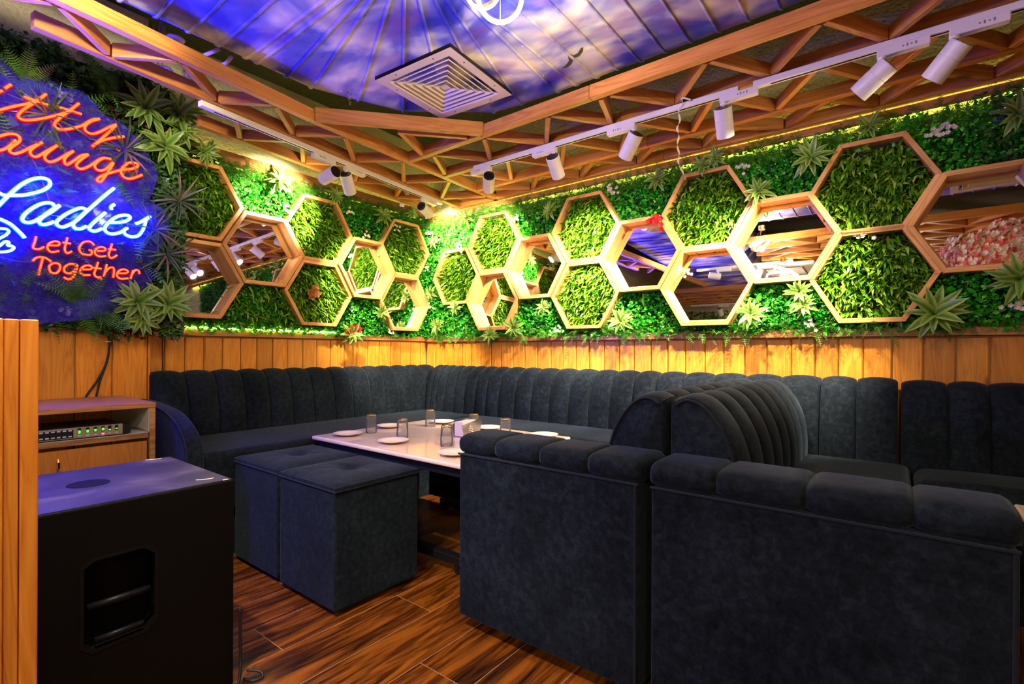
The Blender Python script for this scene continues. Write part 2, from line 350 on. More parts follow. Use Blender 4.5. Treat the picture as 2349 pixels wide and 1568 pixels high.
def tmpl_ivy():
    v = [(0, 0, 0), (-.45, .15, .05), (-.28, .42, .02), (-.5, .7, .06), (-.12, .68, 0), (0, 1, -.05), (.12, .68, 0), (.5, .7, .06), (.28, .42, .02), (.45, .15, .05)]
    return np.array(v), [(0, 2, 1), (0, 4, 2), (2, 4, 3), (0, 6, 4), (4, 6, 5), (0, 8, 6), (6, 8, 7), (0, 9, 8)], np.zeros(10)
def tmpl_petal():
    v = [(0, 0, 0), (-.4, .5, .1), (0, .55, 0), (.4, .5, .1), (-.22, .95, .12), (.22, .95, .12)]
    return np.array(v), [(0, 2, 1), (0, 3, 2), (1, 2, 4), (2, 3, 5), (2, 5, 4)], np.zeros(6)
def leaves(name, pos, fwd, nrm, size, tmpl, m, parent=None, widths=None):
    """one mesh of many leaves; fwd = growing direction, nrm = leaf face direction"""
    V, Fc, E = tmpl; n = len(pos); pos = np.asarray(pos, float); f = np.asarray(fwd, float); f /= np.linalg.norm(f, axis=1)[:, None]
    nr = np.asarray(nrm, float); s = np.cross(f, nr); s /= (np.linalg.norm(s, axis=1)[:, None] + 1e-9); nr = np.cross(s, f)
    size = np.asarray(size, float).reshape(-1, 1, 1) * np.ones((n, 1, 1)); wd_ = 1.0 if widths is None else np.asarray(widths).reshape(-1, 1, 1)
    VV = (pos[:, None, :] + size * (V[None, :, 0:1] * s[:, None, :] * wd_ + V[None, :, 1:2] * f[:, None, :] + V[None, :, 2:3] * nr[:, None, :])).reshape(-1, 3)
    k = len(V); ls = [len(q) for q in Fc]; idx = np.array([i for q in Fc for i in q])
    loops = (idx[None, :] + (np.arange(n) * k)[:, None]).ravel(); tot = np.tile(ls, n); st = np.concatenate(([0], np.cumsum(tot)[:-1]))
    me = bpy.data.meshes.new(name); me.vertices.add(len(VV)); me.vertices.foreach_set('co', VV.ravel())
    me.loops.add(len(loops)); me.loops.foreach_set('vertex_index', loops.astype(np.int32))
    me.polygons.add(len(tot)); me.polygons.foreach_set('loop_start', st.astype(np.int32)); me.polygons.foreach_set('loop_total', tot.astype(np.int32))
    me.update(calc_edges=True); me.polygons.foreach_set('use_smooth', [True] * len(tot))
    if E.any():
        a = me.attributes.new('edge', 'FLOAT', 'POINT'); a.data.foreach_set('value', np.tile(E, n))
    me.materials.append(m); o = bpy.data.objects.new(name, me); COL.objects.link(o)
    if parent is not None: attach(o, parent)
    return o
def frame_of(wall):
    """outward normal and in-plane axes for wall 'L' (x=const, faces +X), 'B' (y=const, faces -Y)"""
    if wall == 'L': return np.array([1., 0, 0]), np.array([0, 1., 0]), np.array([0, 0, 1.])
    return np.array([0, -1., 0]), np.array([1., 0, 0]), np.array([0, 0, 1.])
def wallpts(wall, a, z, off):
    N, A, Z = frame_of(wall); return a[:, None] * A + z[:, None] * Z + np.asarray(off).reshape(-1, 1) * N
def scatter_dirs(n, N, spread, bias=None):
    d = RNG.normal(size=(n, 3)) * spread + N
    if bias is not None: d = d + np.array(bias)
    return d / np.linalg.norm(d, axis=1)[:, None]

# ------------------------------------------------------------------ room shell
RX, RY, RZ = 7.0, -6.4, 2.95
struct(MB().box(-.1, RX + .1, RY - .1, .1, -.1, 0).build('floor', M['floor']))
struct(MB().box(-.1, RX + .1, RY - .1, .1, RZ, RZ + .1).build('ceiling', M['ceilpaint']))
struct(MB().box(-.1, 0, RY, 0, 0, RZ).build('wall_left', M['plaster']))
struct(MB().box(-.1, RX + .1, 0, .1, 0, RZ).build('wall_back', M['plaster']))
struct(MB().box(RX, RX + .1, RY, 0, 0, RZ).build('wall_right', M['plaster']))
struct(MB().box(-.1, RX + .1, RY - .1, RY, 0, RZ).build('wall_front', M['plaster']))
# plaster pier that carries the sign, standing 0.12 m proud of the left wall
struct(MB().box(0, .11, -4.6, -2.245, 0, RZ).build('wall_left_pier', M['plaster']))

# wainscot planks (one panelling per wall)
def wainscot(name, wall, a0, a1, off, z0, z1, m, w=.117):
    mb = MB(); a = a0
    while a < a1 - .01:
        ww = w * random.uniform(.92, 1.08); b = min(a + ww, a1); t0 = .018 + random.uniform(-.002, .002)
        lo, hi = a + .0022, b - .0022; c = .006
        poly = [(lo, 0), (lo, t0 - c), (lo + c, t0), (hi - c, t0), (hi, t0 - c), (hi, 0)]
        if wall == 'B': mb.prism([(p, off - q) for p, q in poly], 'z', z0, z1)
        else: mb.prism([(off + q, p) for p, q in poly], 'z', z0, z1)
        a = b
    return struct(mb.build(name, m))
wainscot('trim_1', 'B', .02, RX, 0, .0, 1.14, M['plank'])
wainscot('trim_2', 'L', -2.245, -.02, 0, .0, 1.14, M['plank'])
wainscot('trim_3', 'L', -3.2, -2.247, .11, .0, 1.155, M['plank'], w=.16)
struct(MB().box(.07, .131, -2.245, -2.235, 0, 1.155).build('trim_4', M['plank'], bevel=.002, seg=1))
# dado rails
def rail(name, wall, a0, a1, off, z, m, h=.042, d=.045):
    prof = [(0, z - .012), (.020, z - .012), (.026, z - .004), (.022, z), (d, z), (d, z + h - .006), (d - .006, z + h), (0, z + h)]
    if wall == 'B': mb = MB().prism([(off - q, r) for q, r in prof], 'x', a0, a1)
    else: mb = MB().prism([(off + q, r) for q, r in prof], 'y', a0, a1)
    return struct(mb.build(name, m))
rail('trim_5', 'B', 0, RX, 0, 1.137, M['rail_y'])
rail('trim_6', 'L', -2.245, 0, 0, 1.142, M['rail_x'])
rail('trim_7', 'L', -3.2, -2.235, .11, 1.150, M['rail_x'], h=.018, d=.03)
# top plates on the walls
struct(MB().box(0, RX, -.058, -.044, 2.242, 2.284).build('trim_8', M['rail_y'], bevel=.002, seg=1))
struct(MB().box(.036, .050, -2.245, -.06, 2.268, 2.352).build('trim_9', M['rail_x'], bevel=.002, seg=1))

# LED strips
def led(name, x0, x1, y0, y1, z0, z1, label):
    return tag(MB().box(x0, x1, y0, y1, z0, z1).build(name, M['led']), label, 'light strip')
led('led_strip', .02, 5.6, -.024, -.012, 2.262, 2.270, 'warm yellow light strip under the top plate of the back green wall')
led('led_strip', .012, .024, -2.2, -.02, 2.290, 2.298, 'warm yellow light strip along the top of the left green wall')
led('led_strip', .048, .056, -2.12, -1.0, 1.188, 1.196, 'warm yellow light strip on the ledge under the left green wall')

# ------------------------------------------------------------------ hexagon frames
HR = .276   # outer circumradius
def hexagon(wall, a, z, kind, label, R=HR, n_bl=480):
    N, A, Z = frame_of(wall); N, A, Z = Vector(N), Vector(A), Vector(Z)
    c = A * a + Z * z; root = thing('hexagon_frame', label, 'wall frame', c, 'hexagon frames on the green walls')
    w, dep, o0 = .024, (.075 if kind == 'grass' else .10), .02
    if kind == 'grass': o0 = .03
    Rin = R - w / math.cos(rad(30))
    for k in range(6):
        a0, a1 = rad(60 * k), rad(60 * (k + 1))
        pts = [(R, a0), (R, a1), (Rin, a1), (Rin, a0)]
        mid = (a0 + a1) / 2; X = A * (-math.sin(mid)) + Z * math.cos(mid); Y = A * math.cos(mid) + Z * math.sin(mid)
        mb = MB(); vs = []
        for dd in (o0, o0 + dep):
            for r, an in pts:
                q = (A * math.cos(an) + Z * math.sin(an)) * r
                vs.append((q.dot(X), q.dot(Y), dd))
        mb.add(vs, [(0, 1, 2, 3), (7, 6, 5, 4), (0, 4, 5, 1), (1, 5, 6, 2), (2, 6, 7, 3), (3, 7, 4, 0)])
        o = mb.build('board', M['hexwood'], None, bevel=.0015, seg=1)
        o.matrix_world = Matrix((X, Y, N)).transposed().to_4x4(); o.parent = root; o.location = (0, 0, 0)
    if kind == 'mirror':
        mb = MB(); vs = []
        tl = math.tan(rad(2.0 if wall == 'B' else 1.0))
        for dd, rr in ((.012, Rin), (.028, Rin), (.033, Rin - .016)):
            for k in range(6): vs.append(c + (A * math.cos(rad(60 * k)) + Z * math.sin(rad(60 * k))) * rr + N * (dd - math.sin(rad(60 * k)) * rr * tl))
        fs = [tuple(range(6))[::-1], tuple(range(12, 18))]
        for b in (0, 6):
            for k in range(6): fs.append((b + k, b + (k + 1) % 6, b + 6 + (k + 1) % 6, b + 6 + k))
        mb.add(vs, fs).build('mirror', M['mirror'], root, label='bevelled mirror glass')
    else:
        mb = MB(); vs = []
        for dd in (.022, .034):
            for k in range(6): vs.append(c + (A * math.cos(rad(60 * k)) + Z * math.sin(rad(60 * k))) * Rin + N * dd)
        mb.add(vs, [tuple(range(6))[::-1], tuple(range(6, 12))] + [(k, (k + 1) % 6, 6 + (k + 1) % 6, 6 + k) for k in range(6)])
        bk = mb.build('backing', M['hexback'], root)
        n = n_bl; an = RNG.uniform(0, 2 * math.pi, n * 3); u = (RNG.uniform(-1, 1, (n * 4, 2))) * Rin
        ok = np.ones(len(u), bool); ri = Rin * math.cos(rad(30)) - .012
        for k in range(3):
            th = rad(30 + 60 * k); ok &= np.abs(u[:, 0] * math.cos(th) + u[:, 1] * math.sin(th)) < ri
        u = u[ok][:n]; n = len(u); cl = np.array(c)
        base = wallpts(wall, u[:, 0], u[:, 1], np.full(n, .036)) + cl
        # each tuft throws three blades
        base = np.repeat(base, 3, 0); Nn = np.array(N)
        d = scatter_dirs(len(base), Nn * .75, .62, (0, 0, -.05)); nr = scatter_dirs(len(base), np.array([0, 0, 1.]), .4)
        o = leaves('grass', base, d, nr, RNG.uniform(.050, .095, len(base)), tmpl_blade(.19, .55, 3, .15), M['blade'], root); o['kind'] = 'stuff'
        m2 = int(n * .16); b2 = base[RNG.integers(0, len(base), m2)] + Nn * .02
        o = leaves('round_leaves', b2, scatter_dirs(m2, Nn * .5, .7), scatter_dirs(m2, Nn, .4), RNG.uniform(.02, .035, m2), tmpl_oval(), M['ivy'], root); o['kind'] = 'stuff'
    return root
HB = [(.466, 1.70, 'grass', 'lower left grass hexagon nearest the corner on the back wall'),
      (.893, 1.942, 'grass', 'grass hexagon on the back wall, upper one nearest the corner'),
      (.895, 1.464, 'mirror', 'small looking mirror hexagon low beside the corner on the back wall'),
      (1.321, 1.697, 'mirror', 'mirror hexagon between four grass hexagons reflecting a white spotlight'),
      (1.744, 1.936, 'grass', 'grass hexagon above its twin, left of the purple duct reflection'),
      (1.745, 1.456, 'grass', 'lower grass hexagon with bottom edge near the rail, left of the duct reflections'),
      (2.169, 1.694, 'mirror', 'mirror hexagon with a red flower on its top edge, reflecting purple duct'),
      (2.585, 1.925, 'grass', 'grass hexagon under the end of the white hanging ribbon'),
      (2.587, 1.453, 'mirror', 'low mirror hexagon below the ribbon grass one, reflecting purple duct'),
      (3.006, 1.683, 'mirror', 'mirror hexagon reflecting wooden lattice and air conditioner'),
      (3.409, 1.905, 'grass', 'largest looking upper grass hexagon at the right of the back wall'),
      (3.41, 1.445, 'grass', 'largest looking lower grass hexagon at the right, just above the rail'),
      (3.825, 1.668, 'mirror', 'mirror hexagon cut by the right picture edge, reflecting pink and cream blossom')]
HL = [(-.335, 1.947, 'grass', 'narrow upper grass hexagon on the left wall next to the corner'),
      (-.345, 1.467, 'mirror', 'low mirror hexagon on the left wall next to the corner'),
      (-.735, 1.716, 'mirror', 'mirror hexagon on the left wall reflecting a grass hexagon'),
      (-1.156, 1.955, 'grass', 'upper grass hexagon on the left wall with brightly lit left edge'),
      (-1.159, 1.476, 'grass', 'lower grass hexagon on the left wall with a dried orange flower'),
      (-1.573, 1.733, 'mirror', 'mirror hexagon on the left wall reflecting a track with two spotlights'),
      (-1.985, 1.985, 'grass', 'dark grass hexagon beside the neon sign, upper left'),
      (-1.99, 1.49, 'mirror', 'mirror hexagon half hidden by plants beside the neon sign')]
for h in HB: hexagon('B', *h)
for h in HL: hexagon('L', *h, n_bl=480)

# ------------------------------------------------------------------ green walls
def inside_hex(a, z, L, R=HR - .004):
    m = np.zeros(len(a), bool)
    for h in L:
        dx, dz = a - h[0], z - h[1]; k = np.ones(len(a), bool)
        for th in (30, 90, 150): k &= np.abs(dx * math.cos(rad(th)) + dz * math.sin(rad(th))) < R * math.cos(rad(30))
        m |= k
    return m
def green(wall, a0, a1, z0, z1, L, off, n, label, name='green_wall', m='box', size=(.018, .034), jag=.02):
    root = thing(name, label, 'green wall', (0, 0, 0))
    N, A, Z = frame_of(wall); A0, N0 = Vector(A), Vector(N)
    mb = MB()
    if wall == 'B': mb.box(a0, a1, off * -1 - .012, off * -1, z0 + .01, z1 - .02)
    else: mb.box(off, off + .012, a0, a1, z0 + .01, z1 - .02)
    mb.build('foam_backing', M['mat_back'], root)
    a = RNG.uniform(a0, a1, n); z = RNG.uniform(z0 - .01, z1, n)
    edge = z1 - .015 + .03 * np.sin(a * 23) * np.sin(a * 7 + 1) + RNG.normal(0, jag, n)
    ok = (z < edge) & ~inside_hex(a, z, L); a, z = a[ok], z[ok]; k = len(a)
    lump = .5 + .5 * np.sin(a * 19 + 3 * np.sin(z * 13)) * np.sin(z * 23 + a * 5)
    dep = off + .018 + (.015 + .045 * lump) * RNG.uniform(.2, 1, k) ** .6
    p = wallpts(wall, a, z, dep)
    o = leaves('foliage', p, scatter_dirs(k, N * .45, .6), scatter_dirs(k, N, .5, (0, 0, .5)), RNG.uniform(*size, k), tmpl_oval(), M[m], root); o['kind'] = 'stuff'
    return root, a0, a1, z0, z1
gb = green('B', .02, 5.2, 1.175, 2.25, HB, 0.0, 46000, 'dense green artificial foliage covering the back wall between hexagons')[0]
gl_ = green('L', -2.2, -.02, 1.18, 2.285, HL, 0.0, 20000, 'dense green artificial foliage covering the left wall between hexagons')[0]
gp = green('L', -3.5, -2.14, 1.165, 2.58, [], .11, 19000, 'dark leafy artificial hedge behind the neon sign', m='dark', size=(.022, .042))[0]
# foliage of the pier wraps round its edge
n = 2600; a = RNG.uniform(-2.24, -2.1, n); z = RNG.uniform(1.14, 2.48, n)
o = leaves('foliage', wallpts('L', a, z, RNG.uniform(.10, .24, n)), scatter_dirs(n, np.array([.5, .6, 0]), .5), scatter_dirs(n, np.array([1., 0, .4]), .4), RNG.uniform(.02, .04, n), tmpl_oval(), M['dark'], gp); o['kind'] = 'stuff'
n = 900; a = RNG.uniform(-2.45, -2.1, n); z = RNG.uniform(2.28, 2.52, n); z2 = RNG.uniform(1.12, 1.35, n)
z = np.where(RNG.uniform(size=n) < .6, z, z2)
o = leaves('red_foliage', wallpts('L', a, z, RNG.uniform(.16, .24, n)), scatter_dirs(n, np.array([.6, 0, 0]), .6), scatter_dirs(n, np.array([1., 0, .5]), .4), RNG.uniform(.025, .045, n), tmpl_oval(), M['redleaf'], gp); o['kind'] = 'stuff'
# grassier patches and ivy in the wall foliage
def patch(wall, a0, a1, z0, z1, n, L, parent, tm, m, size, off=.06, name='foliage', spread=.6):
    a = RNG.uniform(a0, a1, n); z = RNG.uniform(z0, z1, n); ok = ~inside_hex(a, z, L, HR - .01); a, z = a[ok], z[ok]; k = len(a); N = frame_of(wall)[0]
    o = leaves(name, wallpts(wall, a, z, RNG.uniform(off * .5, off, k)), scatter_dirs(k, N * .6, spread), scatter_dirs(k, np.array([0, 0, 1.]), .5), RNG.uniform(*size, k), tm, M[m], parent); o['kind'] = 'stuff'; return o
patch('L', -2.1, -1.2, 1.22, 1.55, 1500, HL, gl_, tmpl_blade(.2, .5), 'blade', (.045, .08), name='grass')
patch('L', -2.15, -.9, 1.185, 1.25, 500, HL, gl_, tmpl_ivy(), 'ivy', (.025, .045), off=.07, name='ivy')
patch('L', -2.1, -.05, 2.2, 2.285, 1300, HL, gl_, tmpl_fern(8), 'fern', (.06, .10), name='fern_fringe')
patch('B', .05, 4.6, 2.16, 2.245, 2600, HB, gb, tmpl_fern(8), 'fern', (.05, .09), off=.08, name='fern_fringe')
patch('B', .1, 4.6, 1.16, 1.21, 700, HB, gb, tmpl_fern(8), 'fern', (.05, .10), off=.07, name='fern_fringe')
patch('B', .1, 4.6, 1.2, 2.2, 700, HB, gb, tmpl_fern(8), 'fern', (.05, .09), off=.09, name='fern_sprigs')
patch('L', -3.3, -2.2, 1.2, 2.4, 500, [], gp, tmpl_fern(9), 'fern', (.10, .16), off=.26, name='fern_sprigs')
patch('L', -3.3, -2.15, 1.2, 2.2, 900, [], gp, tmpl_ivy(), 'dark', (.03, .06), off=.25, name='ivy')
patch('B', 3.8, 5.0, 1.65, 2.24, 2500, HB, gb, tmpl_oval(), 'dark', (.02, .035), off=.10)
# tiny flower clusters
def flowers(wall, spots, parent, m='petal', off=.085, sz=.012, name='small_flowers'):
    N = frame_of(wall)[0]; P = []; D = []; Nn = []
    for a, z in spots:
        for q in range(9):
            c = wallpts(wall, np.array([a + random.gauss(0, .022)]), np.array([z + random.gauss(0, .015)]), [off + random.uniform(0, .015)])[0]
            for k in range(5):
                th = 2 * math.pi * k / 5; dr = frame_of(wall)[1] * math.cos(th) + frame_of(wall)[2] * math.sin(th) + N * .35
                P.append(c); D.append(dr); Nn.append(N)
    o = leaves(name, P, D, Nn, [sz] * len(P), tmpl_petal(), M[m], parent); o['kind'] = 'stuff'; return o
def wz(wall, px, py, off=.09):
    p = on_y(px, py, -off) if wall == 'B' else on_x(px, py, off); return ((p.x if wall == 'B' else p.y), p.z)
flowers('B', [wz('B', *p) for p in [(1397, 433), (1409, 440), (1186, 503), (985, 535), (1050, 560), (1700, 384), (1275, 755), (1060, 575), (978, 615), (985, 705), (2150, 300), (2165, 298), (1860, 742), (2335, 700), (1560, 615), (1980, 540)]], gb)
flowers('L', [wz('L', *p) for p in [(805, 488), (908, 520), (838, 540), (895, 762), (650, 480)]], gl_)
flowers('L', [wz('L', *p, off=.2) for p in [(150, 713), (185, 708), (196, 725), (150, 220), (100, 500), (110, 515)]], gp, off=.2)
flowers('B', [wz('B', 1505, 507)], gb, 'redpetal', off=.12, sz=.022, name='red_flower')
flowers('L', [wz('L', 808, 752)], gl_, 'redpetal', off=.13, sz=.03, name='red_flower')
flowers('L', [wz('L', 795, 760)], gl_, 'drypetal', off=.13, sz=.03, name='dried_flower')
flowers('L', [wz('L', 712, 672)], gl_, 'drypetal', off=.10, sz=.035, name='dried_flower')

# rosette plants ------------------------------------------------------
def rosette_mesh(n, L, seed, m, width=.2, bend=.45):
    r = np.random.default_rng(seed); P = np.zeros((n, 3)); D = []; Nn = []
    for i in range(n):
        th = i * 2.4; el = .25 + 1.1 * (i / n)   # local +Z is outward
        d = np.array([math.cos(th) * math.cos(el), math.sin(th) * math.cos(el), math.sin(el) * .9]) + r.normal(0, .06, 3)
        D.append(d); Nn.append(np.array([-math.cos(th) * math.sin(el), -math.sin(th) * math.sin(el), math.cos(el)]))
    o = leaves('leaf_rosette', P, D, Nn, r.uniform(.75, 1.1, n) * L, tmpl_blade(width, bend, 5, .18), m)
    me = o.data; bpy.data.objects.remove(o); return me
ROS = [rosette_mesh(18, 1.0, s, M['rosette'], .27) for s in (1, 2, 3)]
SPK = [rosette_mesh(26, 1.0, s, M['spiky'], .055, .55) for s in (4, 5)]
def plant(wall, px, py, L, off, label, meshes=ROS, name='rosette_plant', group='rosette plants on the green walls', cat='artificial plant'):
    p = (on_y(px, py, -off) if wall == 'B' else on_x(px, py, off)); N, A, Z = frame_of(wall)
    root = thing(name, label, cat, p, group)
    me = random.choice(meshes); o = bpy.data.objects.new('leaves', me); COL.objects.link(o); o.parent = root
    th = random.uniform(0, 6.28); X = Vector(A) * math.cos(th) + Vector(Z) * math.sin(th); Nv = (Vector(N) + Vector((0, 0, random.uniform(-.1, .35)))).normalized()
    X = (X - Nv * X.dot(Nv)).normalized(); Y = Nv.cross(X)
    o.matrix_local = Matrix((X, Y, Nv)).transposed().to_4x4() @ Matrix.Scale(L, 4)
    s = MB().tube([p - Vector(N) * (off * .7), p], .004 + L * .02, 6).build('stem', M['fern'], root)
    return root
PB = [(1263, 484, .085, 'rosette plant left of the upper grass hexagon with the flowers, above the spotlight mirror'), (1509, 412, .09, 'dark rosette plant between two upper grass hexagons, left of the ribbon end'),
      (1426, 738, .11, 'yellowish rosette plant low between two hexagons under the red flower mirror'), (1180, 752, .10, 'rosette plant at the foot of the small low mirror hexagon by the corner'),
      (1248, 704, .075, 'small rosette plant under the spotlight mirror hexagon'), (1126, 768, .09, 'rosette plant hanging over the rail below the low corner mirror'),
      (1005, 747, .09, 'rosette plant in the corner just above the rail'), (1072, 500, .10, 'brightly lit rosette plant near the top of the corner'),
      (996, 556, .08, 'rosette plant in the corner left of the first grass hexagon, upper one'), (990, 673, .08, 'rosette plant in the corner left of the first grass hexagon, lower one'),
      (1046, 706, .08, 'rosette plant under the first grass hexagon from the corner'), (1740, 440, .10, 'bright rosette plant standing on the top left corner of the lattice mirror'),
      (1860, 362, .12, 'large rosette plant at the upper left corner of the biggest grass hexagon'), (1640, 362, .08, 'rosette plant above the ribbon hexagon, right one of the pair'),
      (1612, 380, .075, 'rosette plant above the ribbon hexagon, left one of the pair'), (1834, 668, .085, 'rosette plant below the lattice mirror, upper one of two'),
      (1842, 700, .08, 'rosette plant below the lattice mirror, lower one of two'), (1722, 720, .10, 'rosette plant to the right of the lowest mirror hexagon'),
      (1995, 290, .085, 'rosette plant on the top edge of the biggest grass hexagon'), (2142, 722, .15, 'large rosette plant right of the lowest big grass hexagon'),
      (2338, 640, .13, 'large rosette plant cut by the right edge under the blossom mirror'), (2335, 262, .10, 'rosette plant at the upper right edge of the back wall')]
for px, py, L, lb in PB: plant('B', px, py, L, .12, lb)
PLW = [(640, 417, .12, 'rosette plant left of the brightly lit grass hexagon on the left wall'), (876, 496, .10, 'rosette plant left of the upper corner grass hexagon on the left wall'),
       (469, 348, .10, 'dark rosette plant on top of the dark grass hexagon'), (768, 448, .09, 'rosette plant on the right shoulder of the bright grass hexagon'),
       (806, 766, .11, 'rosette plant with a red flower hanging over the left wall rail'), (874, 716, .08, 'rosette plant left of the low left wall mirror hexagon'), (945, 488, .07, 'small rosette plant above the upper corner hexagon of the left wall')]
for px, py, L, lb in PLW: plant('L', px, py, L, .12, lb)
PP = [(332, 248, .15, 'variegated rosette plant at the top right of the neon sign, left one'), (408, 262, .14, 'variegated rosette plant at the top right of the neon sign, right one'),
      (378, 335, .15, 'variegated rosette plant right of the red neon lettering'), (414, 300, .11, 'small variegated rosette between two larger ones beside the sign'),
      (314, 692, .15, 'broad leaved rosette plant under the neon sign, left one of the row'), (383, 698, .15, 'broad leaved rosette plant under the neon sign, nearest the mirror'), (322, 730, .11, 'lowest rosette plant drooping over the side cabinet')]
for px, py, L, lb in PP: plant('L', px, py, L, .27, lb)
for px, py, L, lb in [(408, 462, .20, 'pinkish spiky grass plant right of the blue neon word'), (352, 528, .19, 'grey green spiky grass plant behind the end of the blue word'), (380, 585, .20, 'drooping spiky grass plant beside the leftmost mirror hexagon'), (285, 345, .19, 'spiky grass plant lit purple behind the red script'), (110, 265, .17, 'twisted dry grass plant behind the red script')]:
    plant('L', px, py, L, .235, lb, SPK, 'spiky_plant', 'spiky grass plants around the neon sign')
fern_me = leaves('fern', np.zeros((7, 3)), scatter_dirs(7, np.array([0, 0, .5]), .7), scatter_dirs(7, np.array([0, 0, 1.]), .3), [1.0] * 7, tmpl_fern(16), M['fern']); _f = fern_me; fern_me = _f.data; bpy.data.objects.remove(_f)
for px, py, L, lb in [(245, 190, .20, 'fern with drooping fronds above the red neon script'), (55, 180, .16, 'fern at the upper left behind the sign'), (175, 690, .2, 'dark blue lit fern below the sign'), (235, 720, .18, 'fern frond hanging down by the black cables')]:
    plant('L', px, py, L, .24, lb, [fern_me], 'fern_plant', 'ferns around the neon sign')

# ------------------------------------------------------------------ neon sign
SX = .262
def strokes(l, ox, oy, sc): return [[(ox + x / sc, oy + y / sc) for x, y in s] for s in l]
A_, B_, C_, D_ = (0, 150, 5.593), (0, 390, 7.467), (200, 420, 6.533), (0, 380, 3.915)
script1 = strokes([[(60, 300), (140, 250)], [(-60, 360), (28, 328)], [(-90, 605), (0, 575), (200, 525), (330, 500), (440, 462)], [(590, 370), (440, 480), (300, 570), (230, 645), (262, 690), (340, 707), (500, 692), (700, 650), (820, 615), (880, 590)],
                   [(300, 405), (610, 510)], [(1010, 490), (870, 600), (760, 680), (700, 750), (712, 800), (790, 825), (900, 815), (1050, 775), (1130, 725), (1200, 697), (1275, 690)], [(760, 540), (1045, 630)],
                   [(1275, 690), (1180, 715), (1100, 765), (1085, 825), (1130, 868), (1200, 880), (1290, 850), (1400, 795), (1490, 760)], [(1490, 765), (1350, 900), (1180, 1045)], [(1180, 1040), (1300, 970), (1450, 932), (1590, 915)]], *A_)
script2 = strokes([[(-40, 930), (0, 910), (100, 885), (200, 890), (250, 930), (240, 985), (150, 1050), (118, 1100), (180, 1135), (280, 1110), (380, 1060), (540, 990)], [(-40, 1100), (60, 1075), (140, 1020), (200, 960)],
                   [(540, 990), (470, 1030), (390, 1090), (390, 1140), (440, 1175), (500, 1160), (600, 1100), (730, 1030)], [(730, 1030), (620, 1110), (570, 1170), (590, 1220), (650, 1240), (740, 1210), (860, 1140), (940, 1100)],
                   [(940, 1100), (860, 1160), (820, 1220), (850, 1275), (930, 1235), (1040, 1160), (1130, 1145)], [(1130, 1145), (1050, 1200), (980, 1265), (990, 1312), (1050, 1330), (1150, 1290), (1260, 1215), (1330, 1190), (1420, 1205)],
                   [(1420, 1205), (1330, 1192), (1250, 1235), (1210, 1290), (1250, 1345), (1330, 1345), (1400, 1290), (1450, 1250), (1400, 1340), (1340, 1430), (1290, 1488), (1245, 1485), (1255, 1450), (1330, 1405), (1450, 1370), (1550, 1342)],
                   [(1550, 1342), (1700, 1325), (1765, 1290), (1740, 1257), (1660, 1250), (1590, 1290), (1550, 1350), (1562, 1410), (1620, 1450), (1700, 1450), (1820, 1405)]], *A_)
ladies = strokes([[(-60, 370), (60, 430), (200, 435), (400, 430), (600, 390), (760, 335), (850, 260), (840, 185), (760, 145), (650, 140), (520, 170), (380, 240), (250, 340), (150, 430), (-60, 640)],
                  [(-60, 820), (100, 885), (200, 945), (300, 1035), (380, 1115), (420, 1165)],
                  [(925, 620), (900, 580), (820, 562), (700, 580), (560, 650), (430, 750), (378, 830), (400, 880), (480, 900), (580, 880), (720, 800), (860, 700), (1020, 600)], [(1020, 605), (900, 700), (750, 790), (668, 870), (690, 920), (750, 935), (830, 920), (920, 885)],
                  [(1480, 690), (1450, 665), (1380, 650), (1280, 680), (1120, 760), (1000, 850), (962, 900), (985, 950), (1050, 975), (1130, 960), (1300, 870), (1500, 690), (1792, 435), (1950, 310)],
                  [(1480, 700), (1350, 820), (1262, 900), (1250, 955), (1290, 1000), (1380, 1005), (1480, 960)]], *B_) + \
         strokes([[(270, 440), (150, 540), (45, 640), (30, 690), (90, 720), (150, 710), (220, 680)], [(405, 320), (355, 355), (360, 400)],
                  [(340, 590), (450, 590), (560, 575), (635, 530), (620, 490), (540, 480), (430, 510), (320, 590), (260, 670), (280, 730), (350, 760), (430, 755), (510, 730), (600, 670)],
                  [(600, 670), (548, 710), (560, 760), (620, 795), (690, 805), (770, 780), (830, 700), (860, 620), (880, 550), (940, 500)], [(720, 612), (800, 580), (870, 540), (940, 500)]], *C_)
orn = strokes([[(-60, 985), (0, 1000), (100, 1010), (150, 1050), (100, 1110), (0, 1165), (-50, 1190)], [(-50, 1320), (0, 1290), (60, 1240), (110, 1222), (150, 1240), (130, 1290), (200, 1300), (235, 1332), (180, 1378), (80, 1400), (-40, 1405)]], *B_)
w1 = strokes([[(325, 635), (310, 690), (297, 738), (345, 750), (395, 728)], [(440, 715), (520, 715), (530, 690), (490, 680), (440, 700), (425, 740), (460, 775), (530, 765)], [(605, 645), (590, 700), (580, 750), (600, 785), (645, 768)], [(560, 690), (635, 700)]], *D_)
w2 = strokes([[(845, 715), (805, 682), (745, 690), (710, 740), (730, 785), (780, 800), (815, 798), (822, 765), (795, 757)], [(870, 765), (930, 765), (945, 745), (910, 730), (865, 745), (850, 785), (890, 815), (950, 810)], [(1005, 700), (990, 750), (975, 800), (1000, 830), (1050, 802)], [(970, 750), (1040, 755)]], *D_)
